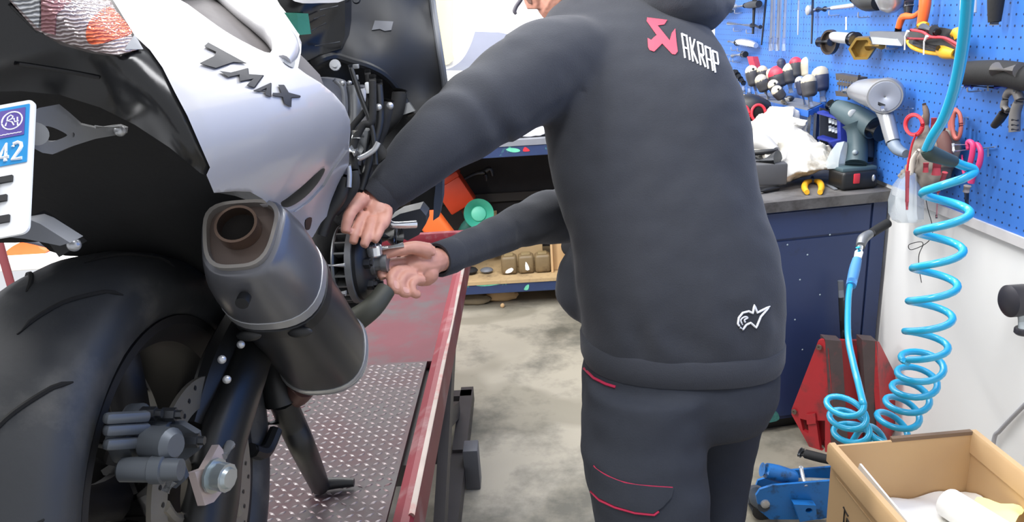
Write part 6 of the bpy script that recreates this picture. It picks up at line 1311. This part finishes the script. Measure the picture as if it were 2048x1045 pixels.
# contents
PZ0 = HB-.13
fv = []; nu, nv = 26, 26
for i in range(nu):
    for j in range(nv):
        u = .010+(wB-.020)*i/(nu-1); v = .010+(LB-.020)*j/(nv-1); fv.append(XB(u, v, PZ0+.018*noise.noise(Vector((u*14, v*14, 2)))-.02*math.exp(-(v/.05)**2)))
ff = [(i*nv+j, (i+1)*nv+j, (i+1)*nv+j+1, i*nv+j+1) for i in range(nu-1) for j in range(nv-1)]; n_ = len(fv)
fv2 = fv+[p-Vector((0, 0, .25)) for p in fv]; ff2 = ff+[tuple(k+n_ for k in f[::-1]) for f in ff]
for i in range(nu-1): ff2 += [(i*nv, i*nv+n_, (i+1)*nv+n_, (i+1)*nv), (i*nv+nv-1, (i+1)*nv+nv-1, (i+1)*nv+nv-1+n_, i*nv+nv-1+n_)]
for j in range(nv-1): ff2 += [(j, j+1, j+1+n_, j+n_), ((nu-1)*nv+j, (nu-1)*nv+j+n_, (nu-1)*nv+j+1+n_, (nu-1)*nv+j+1)]
obj('waste_paper', (fv2, ff2), PAPER, None, ang=60, label='heap of white waste paper filling the cardboard box', cat='paper')
ro = XB(.205, .10, PZ0+.03); obj('paper_roll', MB().lathe(ro, (ev*.9+eu*.25+Vector((0, 0, .02))), [(0, .008), (0, .030), (.004, .032), (.16, .032), (.164, .030), (.164, .008)], 28), PAPER, None, label='thick white paper roll lying on the waste paper in the box', cat='paper roll')
obj('white_card', MB().prism([XB(.030, .03, PZ0+.01), XB(.036, .05, HB-.022), XB(.036, .30, HB-.035), XB(.030, .30, PZ0+.01)], eu*.004), PAPER, None, smooth=False, label='upright white card leaning against the left wall inside the box', cat='card')
YP = mat('pale_yellow_paper', '#eee6a0', .8, var=.05); LM = mat('lime_paper', '#e3ee7a', .8, var=.04)
def sheet(u, v, z, s, rot, m, lab, n=9, seed=0):
    vs = []; ca, sa = math.cos(rot), math.sin(rot)
    for i in range(n):
        for j in range(n):
            a, b_ = (i/(n-1)-.5)*s, (j/(n-1)-.5)*s*.8; h = .028*noise.noise(Vector((a*22+seed, b_*22, seed)))+.25*a*(seed % 2)
            q = XB(u+a*ca-b_*sa, v+a*sa+b_*ca, z+h); vs.append(q)
    fs = [(i*n+j, (i+1)*n+j, (i+1)*n+j+1, i*n+j+1) for i in range(n-1) for j in range(n-1)]; k = len(vs)
    vs2 = vs+[p-Vector((0, 0, .0015)) for p in vs]; fs2 = fs+[tuple(x+k for x in f[::-1]) for f in fs]
    for i in range(n-1): fs2 += [(i*n, i*n+k, (i+1)*n+k, (i+1)*n), (i*n+n-1, (i+1)*n+n-1, (i+1)*n+n-1+k, i*n+n-1+k), (i, i+1, i+1+k, i+k), ((n-1)*n+i, (n-1)*n+i+k, (n-1)*n+i+1+k, (n-1)*n+i+1)]
    return obj('crumpled_sheet', (vs2, fs2), m, None, ang=30, label=lab, cat='paper')
sheet(.265, .16, PZ0+.045, .085, .9, YP, 'pale yellow crumpled sheet standing against the right wall of the box', seed=3)
sheet(.285, .25, PZ0+.045, .075, .4, YP, 'pale yellow crumpled sheet at the right edge of the photo, nearest', seed=5)
sheet(.19, .22, PZ0+.040, .06, .2, LM, 'lime yellow scrap on the white paper below the paper roll', seed=2); sheet(.245, .26, PZ0+.042, .05, .7, LM, 'lime yellow scrap right of the other lime scrap in the box', seed=4)
obj('grey_cable', MB().tube([PW(2070, 790, .01), PW(2030, 830, .01), PW(2000, 862, .012), PW(1988, 880, .012), PW(1980, 960, .01)], .0055, 10, 5), mat('grey_cable', '#a9a9ae', .5), None, label='grey cable running down the white wall behind the cardboard box', cat='cable')
